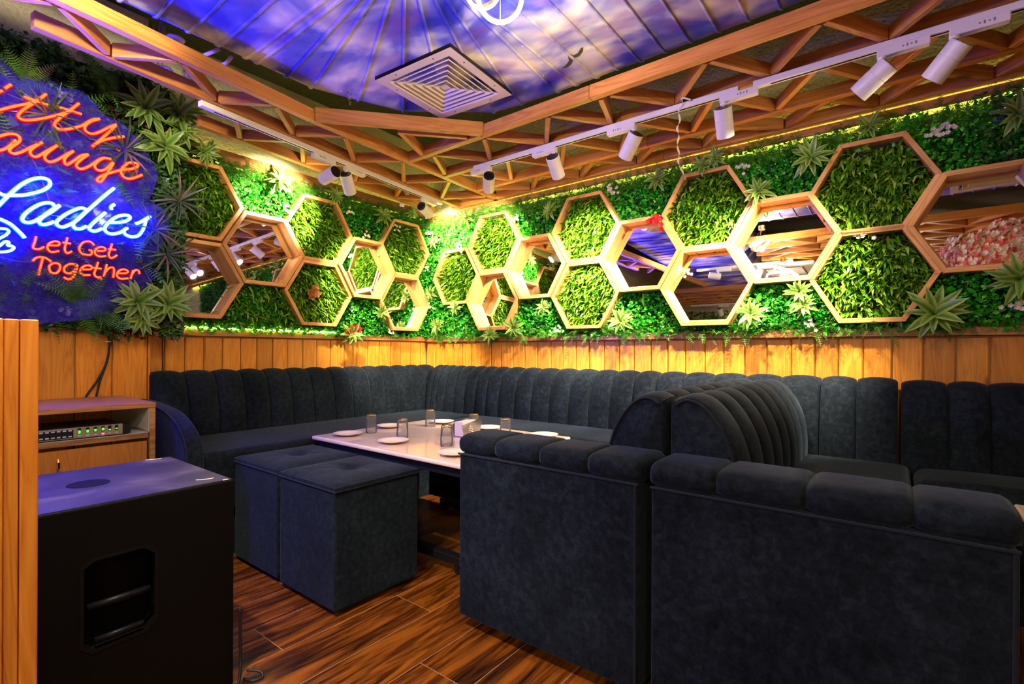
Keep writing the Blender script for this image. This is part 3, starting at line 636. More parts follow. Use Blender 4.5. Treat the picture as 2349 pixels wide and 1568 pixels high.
w3 = strokes([[(293, 855), (330, 825), (400, 825), (460, 862)], [(382, 830), (345, 980)], [(440, 900), (480, 875), (530, 885), (535, 930), (500, 965), (450, 950), (440, 900)],
              [(692, 890), (630, 882), (580, 910), (578, 950), (620, 967), (670, 940), (692, 890), (668, 980), (620, 1020), (570, 1000)], [(740, 930), (810, 930), (820, 905), (780, 895), (735, 915), (720, 955), (750, 980), (810, 980)],
              [(880, 865), (862, 920), (845, 970), (868, 1000), (905, 1000)], [(830, 915), (910, 925)], [(958, 885), (930, 995)], [(945, 955), (980, 918), (1020, 922), (1015, 1005)],
              [(1060, 965), (1130, 965), (1145, 945), (1105, 930), (1060, 950), (1050, 990), (1085, 1015), (1150, 1010)], [(1195, 938), (1170, 1015)], [(1188, 970), (1215, 937), (1245, 945), (1250, 972)]], *D_)
sign = thing('neon_sign', 'large clear acrylic neon sign with red and ice blue handwriting on the hedge', 'neon sign', (SX, -2.55, 1.6))
def neon(name, sts, core, coat, r, label):
    m1, m2 = MB(), MB()
    for s in sts:
        pts = [on_x(x, y, SX + .004) for x, y in s]; pts = spline(pts, 5) if len(pts) > 2 else pts
        m1.tube([p + Vector((r * .75, 0, 0)) for p in pts], r * .62, 8); m2.tube(pts, r, 8)
    o = m1.build(name, core, sign, smooth=True, label=label); j = m2.build('tube_jacket', coat, None, smooth=True); attach(j, o); return o
neon('neon_lettering', script1, M['redcore'], M['redcoat'], .0088, 'red neon script, end of the top word')
neon('neon_lettering', script2, M['redcore'], M['redcoat'], .0088, 'red neon script, second line')
neon('neon_lettering', ladies, M['bluecore'], M['bluecoat'], .0100, 'ice blue neon word')
neon('neon_lettering', w1, M['redcore'], M['redcoat'], .0062, 'small red neon word Let')
neon('neon_lettering', w2, M['redcore'], M['redcoat'], .0062, 'small red neon word Get')
neon('neon_lettering', w3, M['redcore'], M['redcoat'], .0062, 'small red neon word Together')
neon('neon_ornament', orn, M['bluecore'], M['bluecoat'], .0075, 'ice blue neon ornament at the left picture edge')
out = [(-40, 105), (0, 130), (35, 155), (68, 175), (100, 176), (130, 190), (143, 200), (180, 204), (215, 232), (240, 262), (285, 285), (320, 325), (345, 362), (362, 400), (352, 440), (345, 461), (372, 476), (388, 505), (380, 545), (350, 600), (348, 650), (310, 690), (240, 725), (100, 740), (-40, 738)]
P3 = spline([on_x(x, y, SX) for x, y in out], 3, closed=True)
mb = MB().prism([(p.y, p.z) for p in P3], 'x', SX - .010, SX - .005); mb.build('backboard', M['acrylic'], sign, label='clear acrylic sheet with scalloped edge')
for px, py in ((272, 343), (229, 640)):
    p = on_x(px, py, SX - .003); MB().lathe([(.001, .008), (.008, .008), (.011, .004), (.011, 0)], 16).build('standoff_screw', M['steel'], None).matrix_world = Matrix.Translation(p) @ Matrix.Rotation(rad(90), 4, 'Y')
    s = bpy.data.objects[-1] if False else [o for o in COL.objects if o.name.startswith('standoff_screw')][-1]; attach(s, sign)
wires = [[(0, 1060 / 7.467 + 390 + 57), (40, 599), (75, 600)], [(17, 215), (48, 228), (60, 232)], [(158, 240), (190, 247)], [(127, 290), (95, 323)], [(45, 330), (70, 342)], [(72, 362), (90, 395), (113, 460)], [(290, 508), (300, 545), (322, 585), (332, 620), (352, 655), (354, 664)], [(245, 600), (240, 616)]]
for w in wires: MB().tube(spline([on_x(x, y, SX - .016) for x, y in w], 4), .0022, 6).build('wire', M['greycable'], sign, smooth=True)

# ------------------------------------------------------------------ ceiling lattice
LZ, BH, BW = 2.29, .064, .040
ZC = LZ + BH / 2
latR = thing('ceiling_lattice', 'pine timber lattice with zigzag struts hanging above the back green wall', 'ceiling lattice', (2.5, -.5, LZ))
xE = lambda y: (.903 - .058 * y) if y > -1.75 else 1.0045 + .125 * (-y - 1.75)          # inner rail of the left lattice
xF = lambda y: .757 + .135 * (-y - 1.96)
xG = lambda y: .427 + .12 * (-y - 1.9)
YA, YB, YC, YD = -1.05, -.705, -.34, -.078
XR = 6.2
for y, x0 in ((YA, xE(YA)), (YB, xE(YB)), (YC, xE(YC)), (YD + .0, .40)):
    beam('rail', (x0 + .02, y, ZC), (2.32, y, ZC), BW, BH, M['pine'], latR); beam('rail', (2.322, y, ZC), (XR, y, ZC), BW, BH, M['pine'], latR)
def zig(parent, pts):
    for a, b in zip(pts, pts[1:]):
        a, b = Vector(a), Vector(b); d = (b - a).normalized() * .018
        beam('strut', a + d, b - d, .026, BH - .006, M['pine'], parent)
def zz(ylo, yhi, xs, start):
    return [(x, (ylo if (i + start) % 2 else yhi), ZC) for i, x in enumerate(xs)]
h = BW / 2
zig(latR, zz(YB - h, YA + h, [.98, 1.18, 1.40, 1.605, 1.84, 2.055, 2.27, 2.36], 1))
zig(latR, zz(YB - h, YA + h, [2.40, 2.63, 2.87, 3.06, 3.29, 3.485, 3.73, 3.92, 4.15, 4.36, 4.58, 4.8, 5.02, 5.24], 0))
zig(latR, zz(YC - h, YB + h, [1.08, 1.29, 1.51, 1.72, 1.94, 2.15, 2.37, 2.59, 2.80, 3.02, 3.24, 3.45, 3.65, 3.87, 4.09, 4.3, 4.52, 4.74, 4.95, 5.17], 0))
zig(latR, zz(YD - h, YC + h, [1.05, 1.29, 1.50, 1.72, 1.94, 2.15, 2.36, 2.575, 2.74, 3.02, 3.24, 3.44, 3.63, 3.86, 4.07, 4.29, 4.5, 4.72, 4.93, 5.15], 0))
latL = thing('ceiling_lattice', 'pine timber lattice with zigzag struts hanging along the left wall', 'ceiling lattice', (.6, -1.5, LZ))
for fx, y0, y1 in ((xE, -1.76, -.06), (xE, -4.2, -1.762), (xF, -2.84, -.12), (xG, -2.11, -.12)):
    beam('rail', (fx(y0), y0, ZC), (fx(y1), y1, ZC), BW, BH, M['pine'], latL)
def zy(f0, f1, ys, start, o0=h, o1=h):
    return [((f0(y) - o0) if (i + start) % 2 else (f1(y) + o1), y, ZC) for i, y in enumerate(ys)]
zig(latL, zy(xE, xF, [-3.05, -2.81, -2.60, -2.40, -2.16, -1.96, -1.72, -1.53, -1.27, -1.08, -.80, -.62, -.36, -.17], 0))
zig(latL, zy(xF, xG, [-2.05, -1.885, -1.64, -1.46, -1.2, -1.03, -.77, -.61, -.33, -.2], 1))
beam('brace', (xE(-1.74) + .02, -1.745, ZC + .004), (1.63, YA - .015, ZC + .004), .036, BH + .008, M['pine'], latL, label='diagonal brace across the lattice corner')
beam('brace', (1.26, -1.36, ZC), (1.12, YA - .02, ZC), .026, BH - .006, M['pine'], latL); beam('brace', (1.25, -1.37, ZC), (1.52, -1.08, ZC), .026, BH - .007, M['pine'], latL)
# bolts
for p in ((2.33, -.19), (1.95, -.2)): pass
# farther lattice behind the duct, seen in the mirrors
latF = thing('ceiling_lattice', 'pine timber lattice over the room behind the viewer, seen in the mirrors', 'ceiling lattice', (4, -4, LZ))
ys = [-2.20 - .26 * i for i in range(15)]
for y in ys: beam('rail', (2.3 if y > -4.3 else .08, y, ZC), (6.2, y, ZC), BW, BH, M['pine'], latF)
for a, b in zip(ys, ys[1:]):
    n = 14; zig(latF, [(2.35 + i * .27, (a - h) if i % 2 else (b + h), ZC) for i in range(n)])
for a, b in zip(ys[9:], ys[10:]):
    zig(latF, [(.15 + i * .27, (a - h) if i % 2 else (b + h), ZC) for i in range(8)])

# ------------------------------------------------------------------ painted sky duct
duct = thing('air_duct', 'wide sheet metal air duct painted as blue sky with cream clouds, bending above the lattice', 'air duct', (1.6, -1.6, 2.4))
ZB = 2.402; st = []
y = -6.3
while y < -2.12: st.append(((1.055, y), (2.16, y))); y += .1185
y0 = st[-1][0][1]
st += [((1.055, -2.1), (2.16, -2.12)), ((1.055, -1.95), (2.16, -2.115)), ((1.055, -1.81), (2.17, -2.11)), ((1.14, -1.57), (2.175, -2.105)), ((1.245, -1.33), (2.18, -2.10)), ((1.45, -1.165), (2.19, -2.095)), ((1.67, -.99), (2.20, -2.085)), ((1.86, -.965), (2.21, -2.08))]
x = 2.10
while x < 6.6: st.append(((x, -.955), (max(x, 2.22), -2.075))); x += .1165
def section(o, i, top=.34, r=.10, n=5, ri=.22):
    o, i = Vector((*o, 0)), Vector((*i, 0)); d = (i - o); L = d.length; d.normalize(); pts = []
    pts.append(o + Vector((0, 0, ZB + top)))
    for k in range(n + 1):
        t_ = k / n * math.pi / 2; pts.append(o + d * (r * (1 - math.cos(t_))) + Vector((0, 0, ZB + r * (1 - math.sin(t_)))))
    for k in range(1, 4): pts.append(o + d * (r + (L - r - ri) * k / 4) + Vector((0, 0, ZB)))
    for k in range(n, -1, -1):
        t_ = k / n * math.pi / 2; pts.append(i - d * (ri * (1 - math.cos(t_))) + Vector((0, 0, ZB + ri * (1 - math.sin(t_)))))
    pts.append(i + Vector((0, 0, ZB + top))); return pts
secs = [section(*s) for s in st]; k = len(secs[0]); mb = MB(); vs = [p for s in secs for p in s]; fs = []
for i in range(len(secs) - 1):
    for j in range(k): fs.append((i * k + j, i * k + (j + 1) % k, (i + 1) * k + (j + 1) % k, (i + 1) * k + j))
mb.add(vs, fs); mb.build('duct_shell', M['duct'], duct, smooth=True)
for i, s in enumerate(secs):
    if -5.0 < st[i][0][1] and st[i][0][0] < 4.6: MB().tube(s[1:-1], .0075, 8).build('seam', M['duct'], duct, smooth=True)
# rivets
mb = MB()
for q in [(1.42, -1.95), (1.28, -1.85), (1.5, -2.02), (1.22, -1.72), (1.2, -2.02), (2.02, -1.3), (2.14, -1.2), (2.2, -1.45), (1.95, -1.1), (2.3, -1.62), (1.85, -1.65)]:
    mb.lathe([(.006, ZB), (.005, ZB - .003), (.001, ZB - .0045)], 8, (q[0], q[1], 0))
mb.build('rivets', M['duct'], duct)['kind'] = 'stuff'
# small painted bird
bird = [(1288, 157), (1297, 150), (1305, 140), (1303, 128), (1310, 124), (1316, 127), (1325, 122), (1333, 110), (1338, 108), (1337, 118), (1328, 129), (1316, 133), (1311, 147), (1302, 154)]
MB().add([on_z(x, y, ZB - .0015) for x, y in bird], [tuple(range(len(bird)))]).build('painted_bird', M['bird'], duct, label='small dark painted bird')
sc = strokes([[(655, 685), (690, 710), (670, 730), (690, 690)], [(650, 720), (685, 745), (665, 760), (690, 765)], [(668, 775), (690, 790), (672, 800), (690, 805)]], 600, 0, 3.356)
mb = MB()
for s_ in sc: mb.tube([on_z(x, y, ZB - .001) for x, y in s_], .0010, 4)
mb.build('signature', M['petal'], duct, label='thin pale scribbled signature')

# square louvre diffuser
df = thing('ceiling_diffuser', 'square cream metal air diffuser with nested louvres under the painted duct', 'air vent', (1.708, -1.443, 2.380)); df.rotation_euler = (0, 0, rad(4.0))
def sqring(mb, a0, z0, a1, z1, th=.002):
    vs = []
    for a, z in ((a0, z0), (a1, z1)):
        vs += [(-a, -a, z), (a, -a, z), (a, a, z), (-a, a, z)]
    vs += [(x, y, z + th) for x, y, z in vs]
    fs = []
    for k in range(4):
        n_ = (k + 1) % 4; fs += [(k, n_, 4 + n_, 4 + k), (8 + k, 12 + k, 12 + n_, 8 + n_), (k, 8 + k, 8 + n_, n_), (4 + k, 4 + n_, 12 + n_, 12 + k)]
    mb.add(vs, fs)
def child(mb, name, m, parent, **kw):
    o = mb.build(name, m, None, **kw); o.parent = parent; return o
mb = MB(); sqring(mb, .243, 0, .196, 0, .004); sqring(mb, .243, 0, .243, .016); sqring(mb, .196, 0, .188, .012); child(mb, 'outer_frame', M['cream'], df)
for a in (.172, .140, .108, .076, .045):
    mb = MB(); sqring(mb, a, .000, a - .026, .030, .0022); sqring(mb, a, .0, a + .003, .0022, .0018); child(mb, 'louvre', M['cream'], df)
child(MB().add([(-.02, -.02, .002), (.02, -.02, .002), (.02, .02, .002), (-.02, .02, .002), (0, 0, .022)], [(0, 1, 4), (1, 2, 4), (2, 3, 4), (3, 0, 4), (0, 3, 2, 1)]), 'centre_pyramid', M['cream'], df)
child(MB().box(-.19, .19, -.19, .19, .0275, .029), 'dark_plenum', M['void'], df)
for sx_, sy_ in ((.22, .12), (.22, -.12), (-.22, .12), (-.22, -.12), (.12, .22), (-.12, .22), (.12, -.22), (-.12, -.22)):
    child(MB().lathe([(.001, -.0015), (.004, -.001), (.004, .0)], 8, (sx_, sy_, 0)), 'screw', M['blackmetal'], df)

df2 = copy_tree(df); df2.location = (4.05, -1.52, 2.372); df2['label'] = 'second square air diffuser on the duct, seen only in the right mirror'
# loose conduits and wires above the lattice on the left
def cable(name, pts, r, m, label, cat='cable', sp=True):
    return tag(MB().tube(spline(pts, 6) if sp else pts, r, 8).build(name, m, smooth=True), label, cat)
oz = lambda x, y, z: on_z(x, y, z)
cable('cable', [oz(352, 60, 2.75), oz(361, 105, 2.62), oz(363, 150, 2.5), oz(372, 160, 2.45)], .006, M['greycable'], 'pale cable hanging in the gap left of the painted duct, thicker loop')
cable('cable', [oz(372, 40, 2.8), oz(366, 90, 2.62), oz(360, 135, 2.5)], .008, M['greycable'], 'pale cable hanging nearest the plaster pier edge')
cable('cable', [oz(378, 60, 2.75), oz(374, 120, 2.55), oz(370, 165, 2.42)], .004, M['greycable'], 'thin pale wire hanging beside the sprinkler')
cable('conduit', [oz(430, 172, 2.40), oz(440, 155, 2.47), oz(460, 132, 2.50), oz(480, 122, 2.50), oz(502, 113, 2.50)], .009, M['greycable'], 'pale curved conduit running under the duct edge, left one', 'conduit')
cable('conduit', [oz(440, 178, 2.40), oz(462, 165, 2.44), oz(497, 150, 2.48), oz(518, 145, 2.49), oz(531, 130, 2.49)], .009, M['greycable'], 'pale curved conduit running under the duct edge, right one', 'conduit')
cable('cable', [oz(356, 150, 2.47), oz(372, 153, 2.45), oz(388, 157, 2.44), oz(397, 168, 2.42)], .006, M['greycable'], 'pale cable bending over the lattice strut beside the red leaves')
sp_ = oz(403, 88, 2.62); spr = thing('sprinkler', 'small ceiling sprinkler in a round plate beside the painted duct', 'sprinkler', sp_)
MB().lathe([(.04, .0), (.042, -.003), (.03, -.009), (.012, -.010)], 20, sp_).build('plate', M['cream'], spr, smooth=True)
MB().lathe([(.012, -.008), (.012, -.02), (.007, -.024), (.007, -.034), (.018, -.036), (.018, -.038)], 12, sp_).build('head', M['steel'], spr)

# ------------------------------------------------------------------ track lights
def track(label, p0, p1, split=None):
    p0, p1 = Vector(p0), Vector(p1); root = thing('light_track', label, 'light track', p0)
    d = (p1 - p0).normalized(); s = Vector((0, 0, 1)).cross(d).normalized()
    segs = [(0, 1)] if split is None else [(0, split - .008), (split + .008, 1)]
    L = (p1 - p0).length
    for a, b in segs:
        q0, q1 = p0 + d * (L * a), p0 + d * (L * b)
        beam('track_rail', q0 + Vector((0, 0, .014)), q1 + Vector((0, 0, .014)), .034, .028, M['white'], root)
        beam('slot', q0 + d * .07 + Vector((0, 0, .0005)), q1 - d * .07 + Vector((0, 0, .0005)), .012, .003, M['void'], root, label='black slot of the track')
    return d
zt = 2.262
tdR = track('white lighting track fixed under the lattice along the back wall', (1.27, -.735, zt), (5.2, -.735, zt), .43)
tL0, tL1 = on_z(458, 243, zt), on_z(1012, 470, zt)
tdL = track('white lighting track fixed under the lattice along the left wall', tL0, tL1)
def spot(base, tdir, dirv, side, label, power=P_SPOT, on=True, L=.135, R=.040, drop=.055, box=.15, cone=70):
    base = Vector(base); root = thing('track_spotlight', label, 'spotlight', base, 'white cylinder spotlights on the tracks')
    t_ = Vector(tdir).normalized() * side
    # driver adapter in the track
    c0, c1 = base - t_ * .015 + Vector((0, 0, -.012)), base + t_ * box + Vector((0, 0, -.012))
    beam('adapter', c0, c1, .036, .034, M['white'], root, bevel=.003)
    s = Vector((0, 0, 1)).cross(t_).normalized(); cmk = base + t_ * (box * .6)
    mk = MB(); nrm = -s if (-s).dot(CAM - base) > 0 else s
    for q in range(4):
        c = cmk + t_ * (-.022 + .013 * q) + nrm * .0185 + Vector((0, 0, -.012)); z_ = .003 + .003 * (q % 2)
        a, b = c - t_ * .003, c + t_ * .003
        mk.add([a + Vector((0, 0, -z_)), b + Vector((0, 0, -z_)), b + Vector((0, 0, z_)), a + Vector((0, 0, z_))], [(0, 1, 2, 3)])
    mk.build('print_mark', M['mark'], root)
    MB().tube([base + Vector((0, 0, -.02)), base + Vector((0, 0, -.04)), base + Vector((0, 0, -.041)), base + Vector((0, 0, -drop - .02))], [.017, .013, .009, .009], 14).build('stem', M['white'], root, smooth=False)
    d = Vector(dirv).normalized(); c = base + Vector((0, 0, -drop - .028)); top = c - d * (L * .25); Q = d.to_track_quat('Z', 'Y').to_matrix().to_4x4()
    def put(mb, nm, m, **kw):
        o = mb.build(nm, m, None, **kw); o.matrix_world = Matrix.Translation(top) @ Q; o.parent = root; o.location = Vector(o.location) - base; return o
    hs = put(MB().lathe([(R * .93, 0), (R, .003), (R, L * .38), (R - .0015, L * .385), (R - .0015, L * .40), (R, L * .405), (R, L), (R - .003, L), (R - .003, L - .012), (R * .3, L - .012)], 32), 'housing', M['white'], bevel=0)
    ms = hs.modifiers.new('es', 'EDGE_SPLIT'); ms.split_angle = rad(35); hs.data.polygons.foreach_set('use_smooth', [True] * len(hs.data.polygons))
    put(MB().lathe([(R * .9, .001), (R * .9, -.0015), (R * .2, -.0015)], 28), 'back_cap', M['black'])
    mb = MB()
    for q in range(14):
        th = q * 2 * math.pi / 14; mb.add([(R * rr * math.cos(th + dt), R * rr * math.sin(th + dt), -.0022) for rr, dt in ((.60, -.07), (.60, .07), (.80, .06), (.80, -.06))], [(0, 1, 2, 3)])
    put(mb, 'vent_holes', M['steel'])
    put(MB().lathe([(.001, L - .010), (R - .005, L - .010), (R - .005, L - .0108)], 24), 'lens', M['lens'] if on else M['white'])
    if on:
        ld = bpy.data.lights.new('spot_lamp', 'SPOT'); ld.energy = power; ld.color = (1.0, .88, .70); ld.spot_size = rad(cone); ld.spot_blend = .6; ld.shadow_soft_size = .03
        lo = bpy.data.objects.new('spot_lamp', ld); COL.objects.link(lo); lo.matrix_world = Matrix.Translation(top + d * (L + .006)) @ (-d).to_track_quat('Z', 'Y').to_matrix().to_4x4(); lo.parent = root; lo.location = Vector(lo.location) - base
    return root
def aim(px, a, b, p):
    """unit direction with horizontal parts along / across the plan bearing of image column px"""
    h_ = ray(px, 806); h_.z = 0; h_.normalize(); return h_ * a + Vector((0, 0, -b)) + Vector((h_.y, -h_.x, 0)) * p
SR = [(1107, 383, (.93, .33, .0), -1, 'white spotlight nearest the corner on the back wall track, pointing away'),
      (1268, 345, (.72, .6, .28), -1, 'second white spotlight from the corner on the back wall track'),
      (1452, 293, (.55, .65, -.42), -1, 'third white spotlight from the corner, tilted to the left'),
      (1655, 228, (.58, .78, .10), 1, 'white spotlight hanging almost straight down right of the ribbon'),
      (2022, 122, (.26, .5, -.72), 1, 'large looking white spotlight near the right edge, left one of the pair'),
      (2190, 78, (.30, .62, -.60), 1, 'largest looking white spotlight, rightmost on the back wall track')]
for px, py, dv, sd, lb in SR:
    p = on_z(px, py, 2.24); spot((p.x, -.735, zt), tdR, aim(px, *dv), sd, lb)
SLt = [(773, 373, (.75, .15, -.55), -1, 'white spotlight on the left track pointing at the left wall', P_SPOT), (810, 385, (.66, .62, .22), 1, 'white spotlight on the left track beside its neighbour, pointing down and away', P_SPOT), (980, 458, (.85, .2, .45), 1, 'white spotlight at the corner end of the left track', P_SPOT)]
for px, py, dv, sd, lb, pw in SLt:
    p = on_z(px, py, 2.24); f_ = (p - tL0).dot(tdL); q = tL0 + tdL * f_; spot((q.x, q.y, zt), tdL, aim(px, *dv), sd, lb, pw)
trX = track('added short white lighting track above and left of the viewer', (1.55, -3.06, zt), (2.6, -3.06, zt))  # added track, carries the two unseen fill spots
spot((1.80, -3.06, zt), trX, Vector((.2, -2.5, 2.42)) - Vector((1.80, -3.06, 2.16)), 1, 'added white fill spotlight above and left of the viewer, brightening the hedge top', 34, cone=62)  # added spot, brightens the hedge top and pier plaster
spot((2.25, -3.06, zt), trX, Vector((1.85, -2.25, 0)) - Vector((2.25, -3.06, 2.16)), 1, 'added white fill spotlight above and left of the viewer, brightening the floor', 60, cone=66)  # added spot, brightens the floor by the ottomans
# small white camera ball and junction box on the left wall
cp = on_x(922, 470, .25); cb_ = thing('dome_camera', 'small white ball camera hanging at the top of the left wall', 'camera', cp)
MB().lathe([(.001, -.022), (.012, -.019), (.020, -.010), (.022, 0), (.020, .010), (.012, .018), (.004, .021), (.004, .035)], 20, cp).build('ball', M['white'], cb_, smooth=True)
MB().lathe([(.001, -.0235), (.008, -.0225), (.012, -.019)], 16, cp).build('lens', M['black'], cb_)
MB().tube([cp + Vector((0, 0, .03)), cp + Vector((0, 0, .055))], .003, 6).build('stem', M['white'], cb_)
bp = on_x(932, 440, .34); o = MB().box(-.035, .035, -.03, .03, -.022, .022).build('junction_box', M['white'], bevel=.004); o.location = bp; o.rotation_euler = (rad(20), 0, rad(25)); tag(o, 'small white junction box tucked in the lattice above the ball camera', 'box')
for i, (px, py) in enumerate(((715, 415), (723, 418))):
    p = on_x(px, py, .02); cable('bracket_wire', [p, p + Vector((.03, 0, -.03)), p + Vector((.035, .0, -.06))], .0012, M['cable'], ['thin hooked wire sprouting from the bright left wall, left one', 'thin hooked wire sprouting from the bright left wall, right one'][i], 'wire')

# twisted ribbon
rb = []
for k_ in range(45):
    t_ = k_ / 44; X = 2.675 + (2.47 - 2.675) * t_ ** 1.3; Y = -.79 + (-.125 + .79) * t_ ** 1.3
    pyy = 226 + (412 - 226) * t_; pxx = 1563 - 8 * math.sin(t_ * 3.1) + 3 * math.sin(t_ * 30) * (1 - t_ * .5) + 12 * max(0, t_ - .85) / .15
    dd = (Vector((X, Y, 0)) - Vector((CAM.x, CAM.y, 0))).dot(FW); r_ = ray(pxx, pyy); rb.append(CAM + r_ * (dd / F))
vs = []; fs = []
for i, p in enumerate(rb):
    th = i * .55; s = RT * math.cos(th) + FW * math.sin(th); vs += [p - s * .006, p + s * .006]
for i in range(len(rb) - 1): fs.append((2 * i, 2 * i + 1, 2 * i + 3, 2 * i + 2))
o = MB().add(vs, fs).build('ribbon', M['ribbon'], smooth=True); so = o.modifiers.new('s', 'SOLIDIFY'); so.thickness = .001
tag(o, 'twisted white ribbon hanging from the lattice to a grass hexagon', 'ribbon')
p = rb[0]; cable('ribbon_tail', [p, p + Vector((.01, .0, .0)), p + Vector((.04, .02, -.01))], .004, M['ribbon'], 'short loose white ribbon end knotted to the lattice strut', 'ribbon')

# ------------------------------------------------------------------ ring pendant lamp
def ringlamp(c, rings, label, power=P_RING):
    root = thing('ring_pendant', label, 'pendant lamp', c)
    for (dx, dy, dz, R_, tilt, az) in rings:
        n_ = 48; rot = Matrix.Rotation(az, 3, 'Z') @ Matrix.Rotation(tilt, 3, 'X'); C0 = Vector(c) + Vector((dx, dy, dz))
        def loop(rr, zz_): return [C0 + rot @ Vector((rr * math.cos(2 * math.pi * k / n_), rr * math.sin(2 * math.pi * k / n_), zz_)) for k in range(n_)]
        for nm, m_, prof in (('ring_diffuser', M['ring'], [(R_ + .008, -.010), (R_ + .010, 0), (R_ + .008, .010), (R_ - .001, .010), (R_ - .001, -.010)]), ('gold_band', M['gold'], [(R_ - .0015, -.010), (R_ - .0015, .010), (R_ - .004, .010), (R_ - .004, -.010)])):
            mb = MB(); vs = [q for a, b in prof for q in loop(a, b)]; fs = []; k_ = len(prof)
            for i in range(k_):
                for j in range(n_): fs.append((i * n_ + j, i * n_ + (j + 1) % n_, ((i + 1) % k_) * n_ + (j + 1) % n_, ((i + 1) % k_) * n_ + j))
            mb.add(vs, fs).build(nm, m_, root, smooth=True)
        MB().tube([C0 + rot @ Vector((0, R_, 0)), (c[0], c[1], c[2] + .16)], .0012, 5).build('wire', M['steel'], root)
    MB().lathe([(.03, .15), (.03, .185), (.002, .186)], 16, c).build('canopy', M['gold'], root)
    ld = bpy.data.lights.new('ring_lamp', 'POINT'); ld.energy = power; ld.color = (1, .86, .68); ld.shadow_soft_size = .02
    lo = bpy.data.objects.new('ring_lamp', ld); COL.objects.link(lo); lo.location = Vector((0, 0, -.03)); lo.parent = root
    return root
rc = on_z(1147, -8, 2.20); r2 = on_z(1108, -24, 2.235) - rc
ringlamp(tuple(rc), [(0, 0, 0, .068, rad(-46), YAW), (r2.x, r2.y, r2.z, .052, rad(-30), YAW + .5)], 'glowing ring pendant lamp with gold inner bands under the painted duct')
ringlamp((3.75, -4.9, 2.1), [(0, 0, -.02, .15, rad(8), 0), (0, .02, .05, .1, rad(30), 1.0)], 'added glowing ring pendant lamp behind the viewer, fill light for the rear room', P_RING)  # added pendant, extra light for the unseen rear of the room
ringlamp((2.52, -2.92, 2.10), [(0, 0, -.02, .15, rad(10), .4), (.02, .0, .04, .10, rad(24), 1.4)], 'larger glowing ring pendant lamp above and left of the viewer, seen in the lattice mirror', 8.0)
# round downlights added out of view for general fill light
def downlight(x, y, label, power=P_FILL):
    root = thing('fill_downlight', label, 'downlight', (x, y, 2.27), 'added fill lights in the lattice behind the viewer')
    MB().lathe([(.001, .004), (.085, .004), (.095, .0), (.095, .02)], 28, (x, y, 2.262)).build('trim_ring', M['white'], root, smooth=False)
    MB().lathe([(.001, .002), (.078, .002), (.078, .0035)], 28, (x, y, 2.262)).build('diffuser', M['lens'], root)
    ld = bpy.data.lights.new('fill_lamp', 'AREA'); ld.shape = 'DISK'; ld.size = .15; ld.energy = power; ld.color = (1, .85, .68)
    lo = bpy.data.objects.new('fill_lamp', ld); COL.objects.link(lo); lo.parent = root; lo.location = (0, 0, -.015)
for i, (x, y) in enumerate([(5.0, -2.95), (3.0, -5.35), (5.2, -4.95)]):
    downlight(x, y, ['added round fill light to the right of the viewer', 'added round fill light far behind the viewer', 'added round fill light far behind on the right'][i])
# unseen blue wash lamp assumed left of the view, plus an added duct lamp
def added_wash(pc, target, power, cone, label):
    pc = Vector(pc); par = thing('added_wash_lamp', label, 'stage lamp', pc)
    d = (Vector(target) - pc).normalized(); Q = d.to_track_quat('Z', 'Y').to_matrix().to_4x4()
    o = MB().lathe([(.03, -.12), (.05, -.09), (.055, .02), (.05, .02), (.048, 0), (.001, 0)], 24).build('can', M['black'], None, smooth=True); o.matrix_world = Matrix.Translation(pc) @ Q; o.parent = par; o.location = (0, 0, 0)
    MB().tube([pc - d * .03, pc - d * .03 + Vector((-.1, 0, 0)), (.24, pc.y, pc.z)], .008, 6).build('yoke', M['black'], par)
    ld = bpy.data.lights.new('added_wash_light', 'SPOT'); ld.energy = power; ld.color = (.03, .012, 1); ld.spot_size = rad(cone); ld.spot_blend = .9; ld.shadow_soft_size = .04
    lo = bpy.data.objects.new('added_wash_light', ld); COL.objects.link(lo); lo.matrix_world = Matrix.Translation(pc + d * .04) @ (-d).to_track_quat('Z', 'Y').to_matrix().to_4x4(); lo.parent = par; lo.location = Vector(lo.location) - pc
added_wash((.40, -3.32, 1.55), (1.6, -2.5, .9), P_WASH * .75, 135, 'assumed blue wash lamp on the hedge outside the view, aimed across the room')  # assumed lamp, casts blue on the speaker top and ottomans
added_wash((.42, -3.42, 1.75), (1.30, -2.75, 2.42), P_WASH * 2.2, 85, 'added blue wash lamp on the hedge outside the view, aimed up to make the duct bluer')  # second wash lamp, added to deepen the blue on the duct

